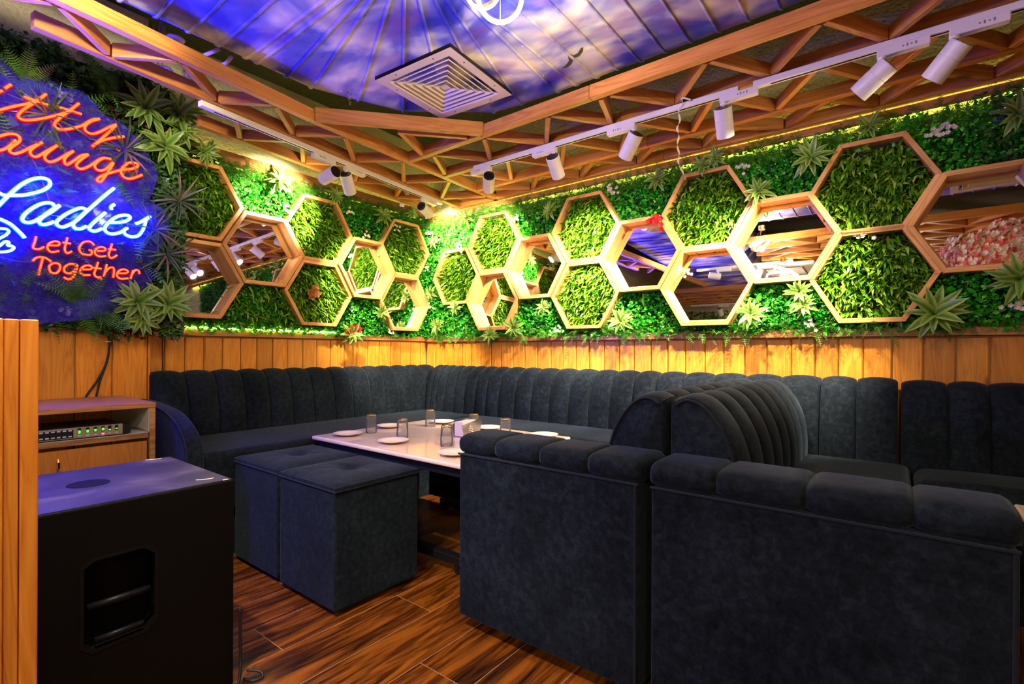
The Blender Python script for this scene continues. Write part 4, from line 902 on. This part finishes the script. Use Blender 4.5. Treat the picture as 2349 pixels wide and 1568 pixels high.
# ------------------------------------------------------------------ sofas
def channel_back(prof, axis, a0, seams, sgn, m, parent, name='backrest', bulge=.022, nu=8, close=True, lbl=None):
    """channel tufted surface: prof = (d,z) list; seams = positions along the axis; axis 'x' or 'y'; sgn*d + a0 is the offset across"""
    pr = [Vector((d, z, 0)) for d, z in prof]; pr = spline(pr, 4); n = len(pr); nor = []
    for i in range(n):
        t_ = (pr[min(i + 1, n - 1)] - pr[max(i - 1, 0)]).normalized(); nor.append(Vector((t_.y, -t_.x, 0)))
    # make the normals point away from the profile centre
    cen = sum(pr, Vector()) / n
    if sum(nor[i].dot(pr[i] - cen) for i in range(n)) < 0: nor = [-q for q in nor]
    vs = []; cols = 0
    for s0, s1 in zip(seams, seams[1:]):
        for u_ in (0, .02, .07, .18, .34, .5, .66, .82, .93, .98, 1):
            b = bulge * (max(0, math.sin(math.pi * u_)) ** .45) - (.014 if (u_ == 0 and s0 != seams[0]) or (u_ == 1 and s1 != seams[-1]) else 0)
            for i in range(n):
                p = pr[i] + nor[i] * b; a = s0 + (s1 - s0) * (.004 + .992 * u_) if False else s0 + (s1 - s0) * u_
                vs.append((a, a0 + sgn * p.x, p.y) if axis == 'x' else (a0 + sgn * p.x, a, p.y))
            cols += 1
    fs = [(c * n + i, c * n + i + 1, (c + 1) * n + i + 1, (c + 1) * n + i) for c in range(cols - 1) for i in range(n - 1)]
    fs += [tuple(range(n)), tuple((cols - 1) * n + i for i in range(n))[::-1], ]
    fs.append((0, n - 1, (cols - 1) * n + n - 1, (cols - 1) * n)) if False else None
    fs = [f for f in fs if f]
    o = MB().add(vs, fs).build(name, m, parent, smooth=True, label=lbl); e = o.modifiers.new('es', 'EDGE_SPLIT'); e.split_angle = rad(60); return o
def cushion(x0, x1, y0, y1, z0, z1, m, parent, name='seat', bev=.035, crown=.012, nx=6, ny=6):
    mb = MB(); vs = []; fs = []
    for zz_ in (z0, z1):
        for j in range(ny + 1):
            for i in range(nx + 1):
                u_, v_ = i / nx, j / ny; z = zz_ + (crown * (4 * u_ * (1 - u_)) ** .5 * (4 * v_ * (1 - v_)) ** .5 if zz_ == z1 else 0)
                vs.append((x0 + (x1 - x0) * u_, y0 + (y1 - y0) * v_, z))
    w_ = nx + 1; T = w_ * (ny + 1)
    for j in range(ny):
        for i in range(nx):
            a = j * w_ + i; fs += [(a, a + w_, a + w_ + 1, a + 1), (T + a, T + a + 1, T + a + w_ + 1, T + a + w_)]
    for i in range(nx): fs += [(i, i + 1, T + i + 1, T + i), (ny * w_ + i + 1, ny * w_ + i, T + ny * w_ + i, T + ny * w_ + i + 1)]
    for j in range(ny): fs += [((j + 1) * w_, j * w_, T + j * w_, T + (j + 1) * w_), (j * w_ + nx, (j + 1) * w_ + nx, T + (j + 1) * w_ + nx, T + j * w_ + nx)]
    o = mb.add(vs, fs).build(name, m, parent, smooth=True); b = o.modifiers.new('b', 'BEVEL'); b.width = bev; b.segments = 4; b.limit_method = 'ANGLE'; b.angle_limit = rad(50); o.modifiers.new('wn', 'WEIGHTED_NORMAL'); return o
WP = [(.25, .46), (.243, .60), (.225, .74), (.19, .85), (.15, .895), (.10, .908), (.06, .895), (.035, .85), (.03, .46)]
GS = 'dark velvet channel back sofas'
# left wall sofa
sL = thing('sofa', 'dark slate velvet channel back sofa along the left wall with rounded arm', 'sofa', (.4, -1.2, 0), GS)
yS = [-2.24, -2.071, -1.908, -1.75, -1.596, -1.438, -1.284, -1.117, -.962, -.798, -.658, -.511, -.35, -.20, -.04]
channel_back(WP, 'y', 0, yS, 1, M['velvet'], sL)
cushion(.24, .86, -2.24, -.24, .24, .545, M['velvet'], sL)
MB().box(.06, .80, -2.2, -.30, .0, .24).build('base', M['velvet'], sL)
armp = [(.06, .77), (.25, .775), (.40, .768), (.52, .758), (.66, .742), (.80, .695), (.90, .62), (.93, .53), (.93, .03), (.06, .03)]
mb = MB().prism([(p.x, p.y) for p in spline([Vector((a, b, 0)) for a, b in armp[:8]], 3)] + [armp[8], armp[9]], 'y', -2.325, -2.245); mb.build('arm', M['velvet'], sL, bevel=.022, seg=4)
MB().tube(spline([Vector((a, -2.322, b)) for a, b in armp[:8]], 3) + [Vector((.93, -2.322, .03))], .0045, 6).build('arm_piping', M['piping'], sL, smooth=True)
# back wall sofa 1
xS1 = [.275, .335, .40, .50, .61, .725, .84, .955, 1.081, 1.239, 1.391, 1.549, 1.711, 1.869, 2.022, 2.176, 2.318]
sB = thing('sofa', 'dark slate velvet channel back sofa along the back wall behind the laid table', 'sofa', (1.4, -.3, 0), GS)
channel_back(WP, 'x', 0, xS1, -1, M['velvet'], sB)
cushion(.88, 2.318, -.70, -.24, .24, .545, M['velvet'], sB); MB().box(.9, 2.30, -.64, -.06, 0, .24).build('base', M['velvet'], sB)
# corner seat block
cS = thing('corner_seat', 'dark velvet corner seat joining the left wall and back wall sofas', 'sofa', (.5, -.1, 0)); cushion(.25, .875, -.235, -.02, .24, .547, M['velvet'], cS); MB().box(.06, .86, -.23, -.06, 0, .24).build('base', M['velvet'], cS)
# back wall sofa 2 (behind the partition sofas)
xS2 = [2.324, 2.485, 2.652, 2.83, 3.01, 3.2, 3.354, 3.520]
sB2 = thing('sofa', 'dark velvet channel back wall sofa behind the back to back pair', 'sofa', (2.9, -.2, 0), GS)
channel_back(WP, 'x', 0, xS2, -1, M['velvet'], sB2); MB().box(2.33, 3.51, -.22, -.05, 0, .47).build('base', M['velvet'], sB2)
# back wall sofa 3
xS3 = [3.532, 3.703, 3.842, 4.0, 4.16, 4.32, 4.48, 4.64]
WP3 = [(a, b - .008 if b > .7 else b) for a, b in WP]
sB3 = thing('sofa', 'dark velvet channel back sofa along the back wall at the right picture edge', 'sofa', (4, -.3, 0), GS)
channel_back(WP3, 'x', 0, xS3, -1, M['velvet'], sB3); cushion(3.575, 4.64, -.60, -.24, .24, .53, M['velvet'], sB3, bev=.05); MB().box(3.60, 4.62, -.5, -.06, 0, .24).build('base', M['velvet'], sB3)
# back to back pair
AY0, AY1 = -1.845, -1.60
def pair(x_in, sgn, seat0, seat1, arm0, arm1, aseams, lab, sof_y):
    s = thing('sofa', lab, 'sofa', (x_in + sgn * .3, -1.0, 0), GS)
    pr = [(.200, .42), (.205, .60), (.195, .70), (.168, .785), (.125, .853), (.085, .888), (.045, .896), (.012, .878), (.004, .84), (.004, .42)]
    ys_ = [AY1 - .02 + i * (-.255 - AY1 + .02) / 8 for i in range(9)]
    channel_back(pr, 'y', x_in, ys_, sgn, M['velvet'], s, bulge=.018)
    MB().tube(spline([Vector((x_in + sgn * d_, ys_[0] - .002, z_)) for d_, z_ in pr[:8]], 4), .004, 6).build('back_piping', M['piping'], s, smooth=True)
    cushion(min(seat0, seat1), max(seat0, seat1), AY1 + .0, -.26 if sgn > 0 else -.71, .24, .535, M['velvet'], s)
    MB().box(min(x_in, seat1) + .02, max(x_in, seat1) - .02, AY1, -.3, .0, .24).build('base', M['velvet'], s)
    # arm panel facing the camera and rolled, tufted top
    MB().box(arm0 + .004, arm1 - .004, AY0, AY1 - .03, .05, .665).build('arm_panel', M['velvet'], s, bevel=.014, seg=3)
    MB().box(arm0 + .05, arm1 - .05, AY0 + .10, AY1 - .03, .0, .05).build('plinth', M['black'], s)
    for a_, b_ in zip(aseams, aseams[1:]):
        n_u, n_v = 12, 28; vs = []; fs = []
        for i in range(n_u + 1):
            u_ = i / n_u; e = (1 - abs(2 * u_ - 1) ** 6) ** .5
            for j in range(n_v):
                th = 2 * math.pi * j / n_v; cy = (AY0 + AY1 - .03) / 2; ry = (AY1 - .03 - AY0) / 2 + .004; rz = .034 + .006 * e
                c_, s_ = math.cos(th), math.sin(th); k_ = (.97 + .03 * e) if i not in (0, n_u) else .90
                vs.append((a_ + (b_ - a_) * u_, cy + math.copysign(abs(c_) ** .55, c_) * ry * k_, .698 + math.copysign(abs(s_) ** .62, s_) * rz * (k_ if s_ > 0 else 1)))
        for i in range(n_u):
            for j in range(n_v): fs.append((i * n_v + j, i * n_v + (j + 1) % n_v, (i + 1) * n_v + (j + 1) % n_v, (i + 1) * n_v + j))
        fs += [tuple(range(n_v))[::-1], tuple(n_u * n_v + j for j in range(n_v))]
        MB().add(vs, fs).build('arm_pad', M['velvet'], s, smooth=True)
    MB().tube([(arm0 + .004, AY0 - .001, .662), (arm1 - .004, AY0 - .001, .662)], .0042, 6).build('arm_piping', M['piping'], s)
    MB().tube([(arm1 - .012, AY0 - .001, .66), (arm1 - .012, AY0 - .001, .06)], .004, 6).build('side_piping', M['piping'], s)
    return s
pair(2.908, -1, 2.30, 2.75, 2.195, 2.925, [2.195, 2.372, 2.565, 2.75, 2.925], 'dark velvet sofa facing the laid table, left of the back to back pair', 0)
pair(2.938, 1, 3.10, 3.565, 2.955, 3.715, [2.955, 3.137, 3.345, 3.548, 3.715], 'dark velvet sofa at the right of the back to back pair, arm nearest the viewer', 0)

# ottomans
def ottoman(x0, x1, y0, y1, z, label):
    r = thing('ottoman', label, 'ottoman', ((x0 + x1) / 2, (y0 + y1) / 2, 0), 'velvet cube ottomans in front of the table'); n_ = 20
    MB().box(x0 + .003, x1 - .003, y0 + .003, y1 - .003, .02, z - .03).build('body', M['velvet'], r, bevel=.012, seg=3)
    vs = []; fs = []; cx, cy = (x0 + x1) / 2, (y0 + y1) / 2
    for j in range(n_ + 1):
        for i in range(n_ + 1):
            x, y = x0 + (x1 - x0) * i / n_, y0 + (y1 - y0) * j / n_; rr = math.hypot(x - cx, y - cy); th = math.atan2(y - cy, x - cx)
            ed = min(i, j, n_ - i, n_ - j) / n_; zz_ = z - .014 + .018 * min(1, ed * 6) ** .5 - .026 * math.exp(-(rr / .045) ** 2) + .0045 * math.cos(th * 7 + x * 20) * math.exp(-(rr / .10) ** 2)
            vs.append((x, y, zz_))
    w_ = n_ + 1
    for j in range(n_):
        for i in range(n_): a = j * w_ + i; fs.append((a, a + 1, a + w_ + 1, a + w_))
    per = [i for i in range(w_)] + [j * w_ + n_ for j in range(1, w_)] + [n_ * w_ + i for i in range(n_ - 1, -1, -1)] + [j * w_ for j in range(n_ - 1, 0, -1)]
    b0 = len(vs)
    for p in per: vs.append((vs[p][0], vs[p][1], z - .034))
    k_ = len(per)
    for q in range(k_): fs.append((per[q], b0 + q, b0 + (q + 1) % k_, per[(q + 1) % k_]))
    fs.append(tuple(range(b0, b0 + k_)))
    o = MB().add(vs, fs).build('cushion_top', M['velvet'], r, smooth=True); e = o.modifiers.new('es', 'EDGE_SPLIT'); e.split_angle = rad(50)
    MB().lathe([(.011, 0), (.009, .005), (.001, .007)], 14, (cx, cy, z - .022)).build('button', M['velvet'], r, smooth=True)
    zp = z - .030
    MB().tube([(x0, y0, zp), (x1, y0, zp), (x1, y1, zp), (x0, y1, zp), (x0, y0, zp)], .0035, 6, cap=False).build('piping', M['piping'], r)
    return r
ottoman(1.345, 1.785, -2.105, -1.672, .525, 'dark velvet cube ottoman nearest the viewer, with buttoned top')
ottoman(.887, 1.327, -2.10, -1.665, .525, 'dark velvet cube ottoman nearer the speaker, partly behind the other ottoman')

# ------------------------------------------------------------------ table
def table(x0, x1, y0, y1, z, label):
    r = thing('dining_table', label, 'table', ((x0 + x1) / 2, (y0 + y1) / 2, 0))
    MB().box(x0, x1, y0, y1, z - .022, z).build('tabletop', M['laminate'], r, bevel=.008, seg=3, label='glossy cream laminate tabletop')
    MB().box(x0 + .03, x1 - .03, y0 + .03, y1 - .03, z - .065, z - .023).build('apron', M['blackmetal'], r)
    for y in (y0 + .17, y1 - .02 - .10):
        MB().box(x0 + .25, x1 - .14, y - .025, y + .025, .045, .085).build('foot_beam', M['blackmetal'], r, bevel=.004, seg=1)
        MB().box((x0 + x1) / 2 - .05, (x0 + x1) / 2 + .05, y - .03, y + .03, .085, z - .066).build('leg', M['blackmetal'], r)
        MB().box(x0 + .25, x1 - .2, y - .02, y + .02, z - .10, z - .066).build('top_bar', M['blackmetal'], r)
        for x in (x0 + .28, x1 - .17):
            MB().tube([(x, y - .012, .022), (x, y + .012, .022)], .022, 16).build('caster', M['black'], r)
            MB().box(x - .012, x + .012, y - .016, y + .016, .022, .046).build('caster_fork', M['black'], r)
    return r
TZ = .567
table(.885, 2.05, -1.68, -.775, TZ, 'cream topped dining table with black frame laid with plates and glasses')
table(3.815, 4.75, -1.75, -.955, TZ, 'second cream topped table, only its corner showing at the right picture edge')
# plates
pm = MB(); pl = thing('plate', 'cream side plate at the left corner of the table', 'plate', (0, 0, 0), 'side plates on the table')
pm.lathe([(.001, .004), (.045, .004), (.05, .005), (.060, .010), (.079, .015), (.081, .0165), (.079, .0175), (.060, .0125), (.047, .0075), (.001, .0065)], 40).build('dish', M['china'], None, smooth=True).parent = pl
PLT = [(1.036, -1.545, 'cream side plate at the left corner of the table, nearest the rear ottoman'), (.979, -1.205, 'cream side plate on the left side between two glasses'), (1.418, -1.529, 'cream side plate on the front edge beside the nearer ottoman'),
       (1.096, -.86, 'cream side plate at the far corner of the table'), (1.509, -.865, 'cream side plate on the far side between two glasses'), (1.93, -.87, 'cream side plate at the right corner of the table'),
       (1.917, -1.135, 'cream side plate just above the sofa arm on the right'), (1.887, -1.548, 'cream side plate half hidden behind the sofa arm')]
for i, (x, y, lb) in enumerate(PLT):
    o = pl if i == 0 else copy_tree(pl); o.location = (x, y, TZ); o['label'] = lb
# glasses (upside down tumblers)
gm = thing('drinking_glass', 'glass', 'glass', (0, 0, 0), 'upturned tumblers on the table')
n_ = 30; vs = []; fs = []
prof = [(.0335, 0, 0), (.0325, .030, 0), (.0315, .048, .0), (.0300, .054, .0022), (.0285, .085, .0022), (.0272, .100, .0012), (.0262, .107, 0), (.001, .108, 0), (.001, .094, 0), (.0225, .093, 0), (.0258, .080, 0), (.0288, .048, 0), (.0302, .03, 0), (.0312, .0, 0)]
for r_, z_, fl in prof:
    for k in range(n_):
        a = 2 * math.pi * k / n_; q = r_ + fl * math.cos(a * 10) * .8; vs.append((q * math.cos(a), q * math.sin(a), z_))
kk = len(prof)
for i in range(kk):
    for k in range(n_): fs.append((i * n_ + k, i * n_ + (k + 1) % n_, ((i + 1) % kk) * n_ + (k + 1) % n_, ((i + 1) % kk) * n_ + k))
child(MB().add(vs, fs), 'tumbler', M['glass'], gm, smooth=True)
child(MB().lathe([(.0268, .101), (.0274, .102), (.0268, .1065), (.0262, .1065)], 30, cap=False), 'gilt_base_ring', M['gold'], gm, smooth=True, label='gold ring round the upturned base')
GLS = [(1.06, -1.403, 'upturned glass near the left corner plate, leftmost of the glasses'), (1.347, -1.408, 'upturned glass behind the front plate, second from the left'), (1.138, -1.005, 'upturned glass at the far side, the highest in view'),
       (1.697, -1.412, 'upturned glass in the middle nearest the viewer, in front of the napkin holder'), (1.506, -.995, 'upturned glass right behind the napkin holder'), (1.772, -1.025, 'upturned glass between two plates, rightmost of the glasses')]
for i, (x, y, lb) in enumerate(GLS):
    o = gm if i == 0 else copy_tree(gm); o.location = (x, y, TZ + .0008); o['label'] = lb; o.rotation_euler = (0, 0, i * .7)
# napkin holder
nh = thing('napkin_holder', 'metal napkin holder with pierced side plates and white napkins', 'napkin holder', (1.57, -1.12, TZ))
MB().box(1.535, 1.60, -1.19, -1.05, TZ + .004, TZ + .085).build('napkins', M['napkin'], nh, bevel=.003)
MB().box(1.525, 1.615, -1.17, -1.07, TZ, TZ + .004).build('base', M['steel'], nh)
for x in (1.527, 1.608):
    o = MB().add([(x, -1.18, TZ), (x, -1.06, TZ), (x, -1.03, TZ + .10), (x, -1.21, TZ + .07)], [(0, 1, 2, 3)]).build('side_plate', M['steel'], nh, label='pierced metal plate'); q = o.modifiers.new('s', 'SOLIDIFY'); q.thickness = .0015
    mb = MB()
    for k in range(11):
        yy = -1.17 + .035 * ((k * 7) % 11) / 11 + .02; zz_ = TZ + .015 + .05 * k / 11; mb.lathe([(.0035, .0), (.001, .0008)], 8, (0, 0, 0)) if False else mb.add([(x + .0012, yy + .004 * math.cos(j * 1.047), zz_ + .004 * math.sin(j * 1.047)) for j in range(6)], [tuple(range(6))])
    mb.build('piercing', M['napkin'], nh)

# ------------------------------------------------------------------ subwoofer
sx0, sx1, sy0, sy1, sz = 1.33, 1.868, -3.30, -2.515, .645
sub = thing('subwoofer', 'large black subwoofer cabinet with recessed handle in the left foreground', 'speaker', (1.6, -2.9, 0))
hy, hz = (-2.893, -2.718), (.262, .510)
mb = MB().box(sx0, sx1 - .004, sy0, sy1, .0, sz); ob = mb.build('cabinet', M['subside'], sub, bevel=.006, seg=2)
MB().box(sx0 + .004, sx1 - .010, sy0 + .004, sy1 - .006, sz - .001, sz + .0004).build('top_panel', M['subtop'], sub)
# side skin with the octagonal handle opening
oct_ = [(-2.890, .494), (-2.866, .510), (-2.748, .512), (-2.719, .488), (-2.719, .292), (-2.742, .266), (-2.866, .260), (-2.890, .283)]
outr = [(sy0, sz - .006), (-2.866, sz - .006), (-2.748, sz - .006), (sy1 - .002, sz - .006), (sy1 - .002, .002), (-2.742, .002), (-2.866, .002), (sy0, .002)]
vs = [(sx1, a, b) for a, b in oct_] + [(sx1, a, b) for a, b in outr] + [(sx1 - .0035, a, b) for a, b in oct_] + [(sx1 - .0035, a, b) for a, b in outr]
fs = [(k, (k + 1) % 8, 8 + (k + 1) % 8, 8 + k) for k in range(8)] + [(16 + k, 24 + k, 24 + (k + 1) % 8, 16 + (k + 1) % 8) for k in range(8)] + [(k, 16 + k, 16 + (k + 1) % 8, (k + 1) % 8) for k in range(8)] + [(8 + k, 8 + (k + 1) % 8, 24 + (k + 1) % 8, 24 + k) for k in range(8)]
MB().add(vs, fs).build('side_panel', M['subside'], sub)
bool_ = MB().prism([(a * .94 + -2.805 * .06, b * .94 + .386 * .06) for a, b in oct_], 'x', sx1 - .075, sx1 + .01).build('handle_cutter', M['black'])
bmod = ob.modifiers.new('cut', 'BOOLEAN'); bmod.object = bool_; bmod.operation = 'DIFFERENCE'; bmod.solver = 'EXACT'
bpy.context.view_layer.update(); dg = bpy.context.evaluated_depsgraph_get(); nm_ = bpy.data.meshes.new_from_object(ob.evaluated_get(dg)); ob.modifiers.clear(); ob.data = nm_; bpy.data.objects.remove(bool_)
hd = MB().add([(sx1 + .001, a, b) for a, b in oct_] + [(sx1 + .0015, a * .9 + -2.805 * .1, b * .92 + .386 * .08) for a, b in oct_], [(k, (k + 1) % 8, 8 + (k + 1) % 8, 8 + k) for k in range(8)]).build('handle_bezel', M['handleblack'], sub)
MB().tube([(sx1 - .012, -2.872, .378), (sx1 - .012, -2.735, .380)], .010, 12).build('handle_bar', M['handleblack'], sub, smooth=True)
MB().tube([(sx1 - .006, -2.858, .290), (sx1 - .006, -2.752, .292)], .008, 12).build('handle_lip', M['handleblack'], sub, smooth=True)
MB().lathe([(.052, sz + .0008), (.050, sz + .0024), (.040, sz + .0009), (.001, sz + .0008)], 32, (1.590, -2.815, 0)).build('pole_cup', M['subside'], sub)
for x in (1.347, 1.806):
    y = -2.575; MB().tube(spline([(x - .012, y - .022, sz + .001), (x - .002, y - .008, sz + .001), (x + .003, y + .008, sz + .001), (x + .002, y + .022, sz + .001)], 3), .0018, 5).build('foot_groove', M['cream'], sub)
MB().box(1.853, 1.862, -2.545, -2.530, sz + .0002, sz + .0012).build('sticker', M['napkin'], sub)
cable('power_cable', [(1.876, -2.50, .24), (1.880, -2.50, .10), (1.892, -2.505, .05), (1.905, -2.52, .012), (1.915, -2.56, .008), (1.905, -2.61, .008), (1.885, -2.66, .008)], .005, M['cable'], 'black power cable dropping behind the subwoofer onto the floor')
cable('power_cable', [(1.88, -2.48, .03), (1.905, -2.45, .02), (1.92, -2.45, .008), (1.915, -2.475, .008), (1.895, -2.485, .008), (1.88, -2.49, .008)], .004, M['cable'], 'short black cable loop on the floor beside the subwoofer')

# ------------------------------------------------------------------ wooden partition end at the left edge
pt = thing('wooden_partition', 'orange stained pine partition end at the left picture edge', 'partition', (2.0, -3.3, 0)); PX = 2.085
e0 = on_x(88, 1100, PX).y
for a, b, dx in ((e0 - .028, e0, .0), (e0 - .052, e0 - .029, -.006), (e0 - .50, e0 - .053, .002)):
    MB().box(1.96, PX + dx, a, b, 0, 1.113).build('board', M['post'], pt, bevel=.003, seg=2)

# ------------------------------------------------------------------ side cabinet with mixer
cb = thing('side_cabinet', 'wooden side cabinet with open shelf and brown door beside the sofa arm', 'cabinet', (.4, -2.7, 0)); cy0, cy1, cx1 = -3.25, -2.378, .70
MB().box(.135, cx1 + .004, cy0, cy1, .776, .800).build('top', M['cabtop'], cb, bevel=.0015, seg=1)
MB().box(.137, cx1, cy1 - .024, cy1 - .001, .0, .775).build('side_panel', M['plyedge'], cb, label='side panel with raw ply edge')
MB().box(.137, cx1 - .004, cy1 - .027, cy1 - .0245, .66, .775).build('lining', M['laminate_in'], cb, label='white laminate lining')
MB().box(.137, cx1, cy0, cy1 - .028, .634, .657).build('shelf', M['plyedge'], cb, bevel=.001, seg=1)
MB().box(.145, cx1 - .003, cy0, cy1 - .028, .6575, .659).build('shelf_surface', M['laminate_in'], cb)
dr = MB().box(cx1 - .02, cx1 - .002, cy0, cy1 - .034, .02, .618).build('door', M['cab'], cb, bevel=.001, seg=1)
o = MB().tube([(cx1, -2.73, .585), (cx1 + .004, -2.73, .57), (cx1 + .004, -2.73, .545), (cx1, -2.73, .53)], [.003, .007, .006, .003], 10).build('pull_tab', M['gold'], None); attach(o, dr)
mx_ = thing('audio_mixer', 'slim rack audio unit with green level lights on the cabinet shelf', 'audio mixer', (.6, -2.7, .6595)); my0, my1 = -3.05, -2.505
MB().box(.42, .690, my0, my1, .662, .712).build('chassis', M['black'], mx_, bevel=.002, seg=1)
MB().box(.690, .695, my0, my1, .664, .711).build('faceplate', M['panel'], mx_, bevel=.001, seg=1)
MB().box(.58, .695, my1 + .001, my1 + .03, .664, .705).build('rack_ear', M['black'], mx_)
for k, y in enumerate([-2.528, -2.553, -2.577, -2.604, -2.631, -2.659]):
    MB().box(.695, .6955, y - .006, y + .006, .684, .707).build('level_meter', M['void'], mx_)
    hh = [.004, .004, .010, .010, .011, .012][k]; zb_ = [.689, .687, .689, .687, .686, .685][k]; MB().box(.6955, .6962, y - .004, y + .004, zb_, zb_ + hh).build('green_light', M['greenled'], mx_)
    MB().box(.695, .698, y - .005, y + .005, .670, .676).build('button', M['redled'] if k == 2 else M['button'], mx_, bevel=.001, seg=1)
MB().box(.695, .6955, -2.80, -2.679, .668, .704).build('display_window', M['void'], mx_)
for k in range(6):
    y = -2.69 - .0185 * k
    for z in (.672, .697): MB().box(.695, .698, y - .006, y + .006, z, z + .006).build('button', M['button'], mx_, bevel=.001, seg=1)
for z0_ in (.6595,): MB().box(.45, .66, my0 + .02, my1 - .02, .6592, .6622).build('feet', M['black'], mx_)
# cables down the pier panelling
ox_ = lambda px, py, x=.142: on_x(px, py, x)
cable('speaker_cable', [ox_(240, 740, .16), ox_(247, 762), ox_(251, 785), ox_(250, 805), ox_(243, 835), ox_(225, 870), ox_(200, 905), ox_(190, 925, .2)], .0055, M['cable'], 'thick black cable running down the panelling to the left behind the cabinet')
cable('speaker_cable', [ox_(290, 754, .16), ox_(268, 756), ox_(253, 768), ox_(250, 790, .15), ox_(248, 820), ox_(238, 850), ox_(229, 875), ox_(222, 905), ox_(216, 930, .2)], .005, M['cable'], 'black cable with worn grey sleeve running down the panelling, right one')
o = MB().box(0, .004, -.012, .012, -.002, .002).build('cable_tie', M['white']); o.location = ox_(247, 783, .150); tag(o, 'small white cable tie round the black cables', 'cable tie')
cable('thin_cable', [on_x(372, 765, .03), on_x(373, 800, .03), on_x(373, 850, .03), on_x(373, 880, .03)], .0035, M['cable'], 'thin black cable running down behind the left wall sofa')

# ------------------------------------------------------------------ things behind the viewer, seen in the mirrors
ac = thing('cassette_air_conditioner', 'white cassette air conditioner behind the viewer, seen in the lattice mirror', 'air conditioner', (2.45, -3.4, 2.25))
MB().box(2.15, 2.8, -3.75, -3.1, 2.25, 2.285).build('panel', M['cream'], ac, bevel=.02, seg=3); MB().box(2.28, 2.67, -3.62, -3.23, 2.243, 2.25).build('grille', M['black'], ac)
for k in range(18): MB().box(2.29, 2.66, -3.61 + k * .0212, -3.603 + k * .0212, 2.240, 2.243).build('grille_slat', M['cream'], ac)
gf = thing('green_wall', 'artificial foliage on the wall behind the viewer, seen in the mirrors', 'green wall', (0, 0, 0))
n = 14000; a = RNG.uniform(.1, 6.8, n); z = RNG.uniform(1.2, 2.25, n)
o = leaves('foliage', np.stack([a, RY + RNG.uniform(.01, .07, n), z], 1), scatter_dirs(n, np.array([0, .5, 0]), .6), scatter_dirs(n, np.array([0, 1., .5]), .4), RNG.uniform(.03, .06, n), tmpl_oval(), M['dark'], gf); o['kind'] = 'stuff'
tdF = track('white lighting track on the lattice by the wall behind the viewer', (.6, -5.75, zt), (5.2, -5.75, zt))
for k, x in enumerate((1.1, 1.55, 2.0, 2.9)): spot((x, -5.75, zt), tdF, (.1, -.6, -.7), 1, ['first', 'second', 'third', 'fourth'][k] + ' white spotlight on the track behind the viewer, counted from the left wall', 30)
bl = thing('blossom_tree', 'artificial tree crown of pink and cream blossom, seen in the right mirror', 'artificial tree', (4.35, -2.6, 0))
MB().tube(spline([(4.55, -2.75, 0), (4.5, -2.7, .9), (4.42, -2.62, 1.5), (4.35, -2.6, 2.0)], 5), .04, 10).build('trunk', M['cab'], bl, smooth=True)
for nm, mm, nn in (('cream_blossom', 'petal', 16000), ('pink_blossom', 'pinkpetal', 8000)):
    c = RNG.normal(size=(nn // 5, 3)); c /= np.linalg.norm(c, axis=1)[:, None]; c *= RNG.uniform(.75, 1.0, (len(c), 1))
    if nm[0] == 'p': c = c * .97 + .03 * RNG.normal(size=c.shape)
    c = c * np.array([.75, .62, .42]) + np.array([4.50, -2.66, 1.98]); c[:, 2] += .05 * np.sin(c[:, 0] * 20)
    c = c[(c[:, 2] < 2.27) & (c[:, 0] > 3.78)]
    P = np.repeat(c, 5, 0); th = np.tile(np.arange(5) * 2 * math.pi / 5, len(c)); out_ = P - np.array([4.50, -2.66, 1.98]); out_ /= np.linalg.norm(out_, axis=1)[:, None]
    t1 = np.cross(out_, [0, 0, 1.]); t1 /= np.linalg.norm(t1, axis=1)[:, None] + 1e-6; t2 = np.cross(out_, t1); D = t1 * np.cos(th)[:, None] + t2 * np.sin(th)[:, None] + out_ * .4
    leaves(nm, P, D, out_, RNG.uniform(.02, .03, len(P)), tmpl_petal(), M[mm], bl)['kind'] = 'stuff'
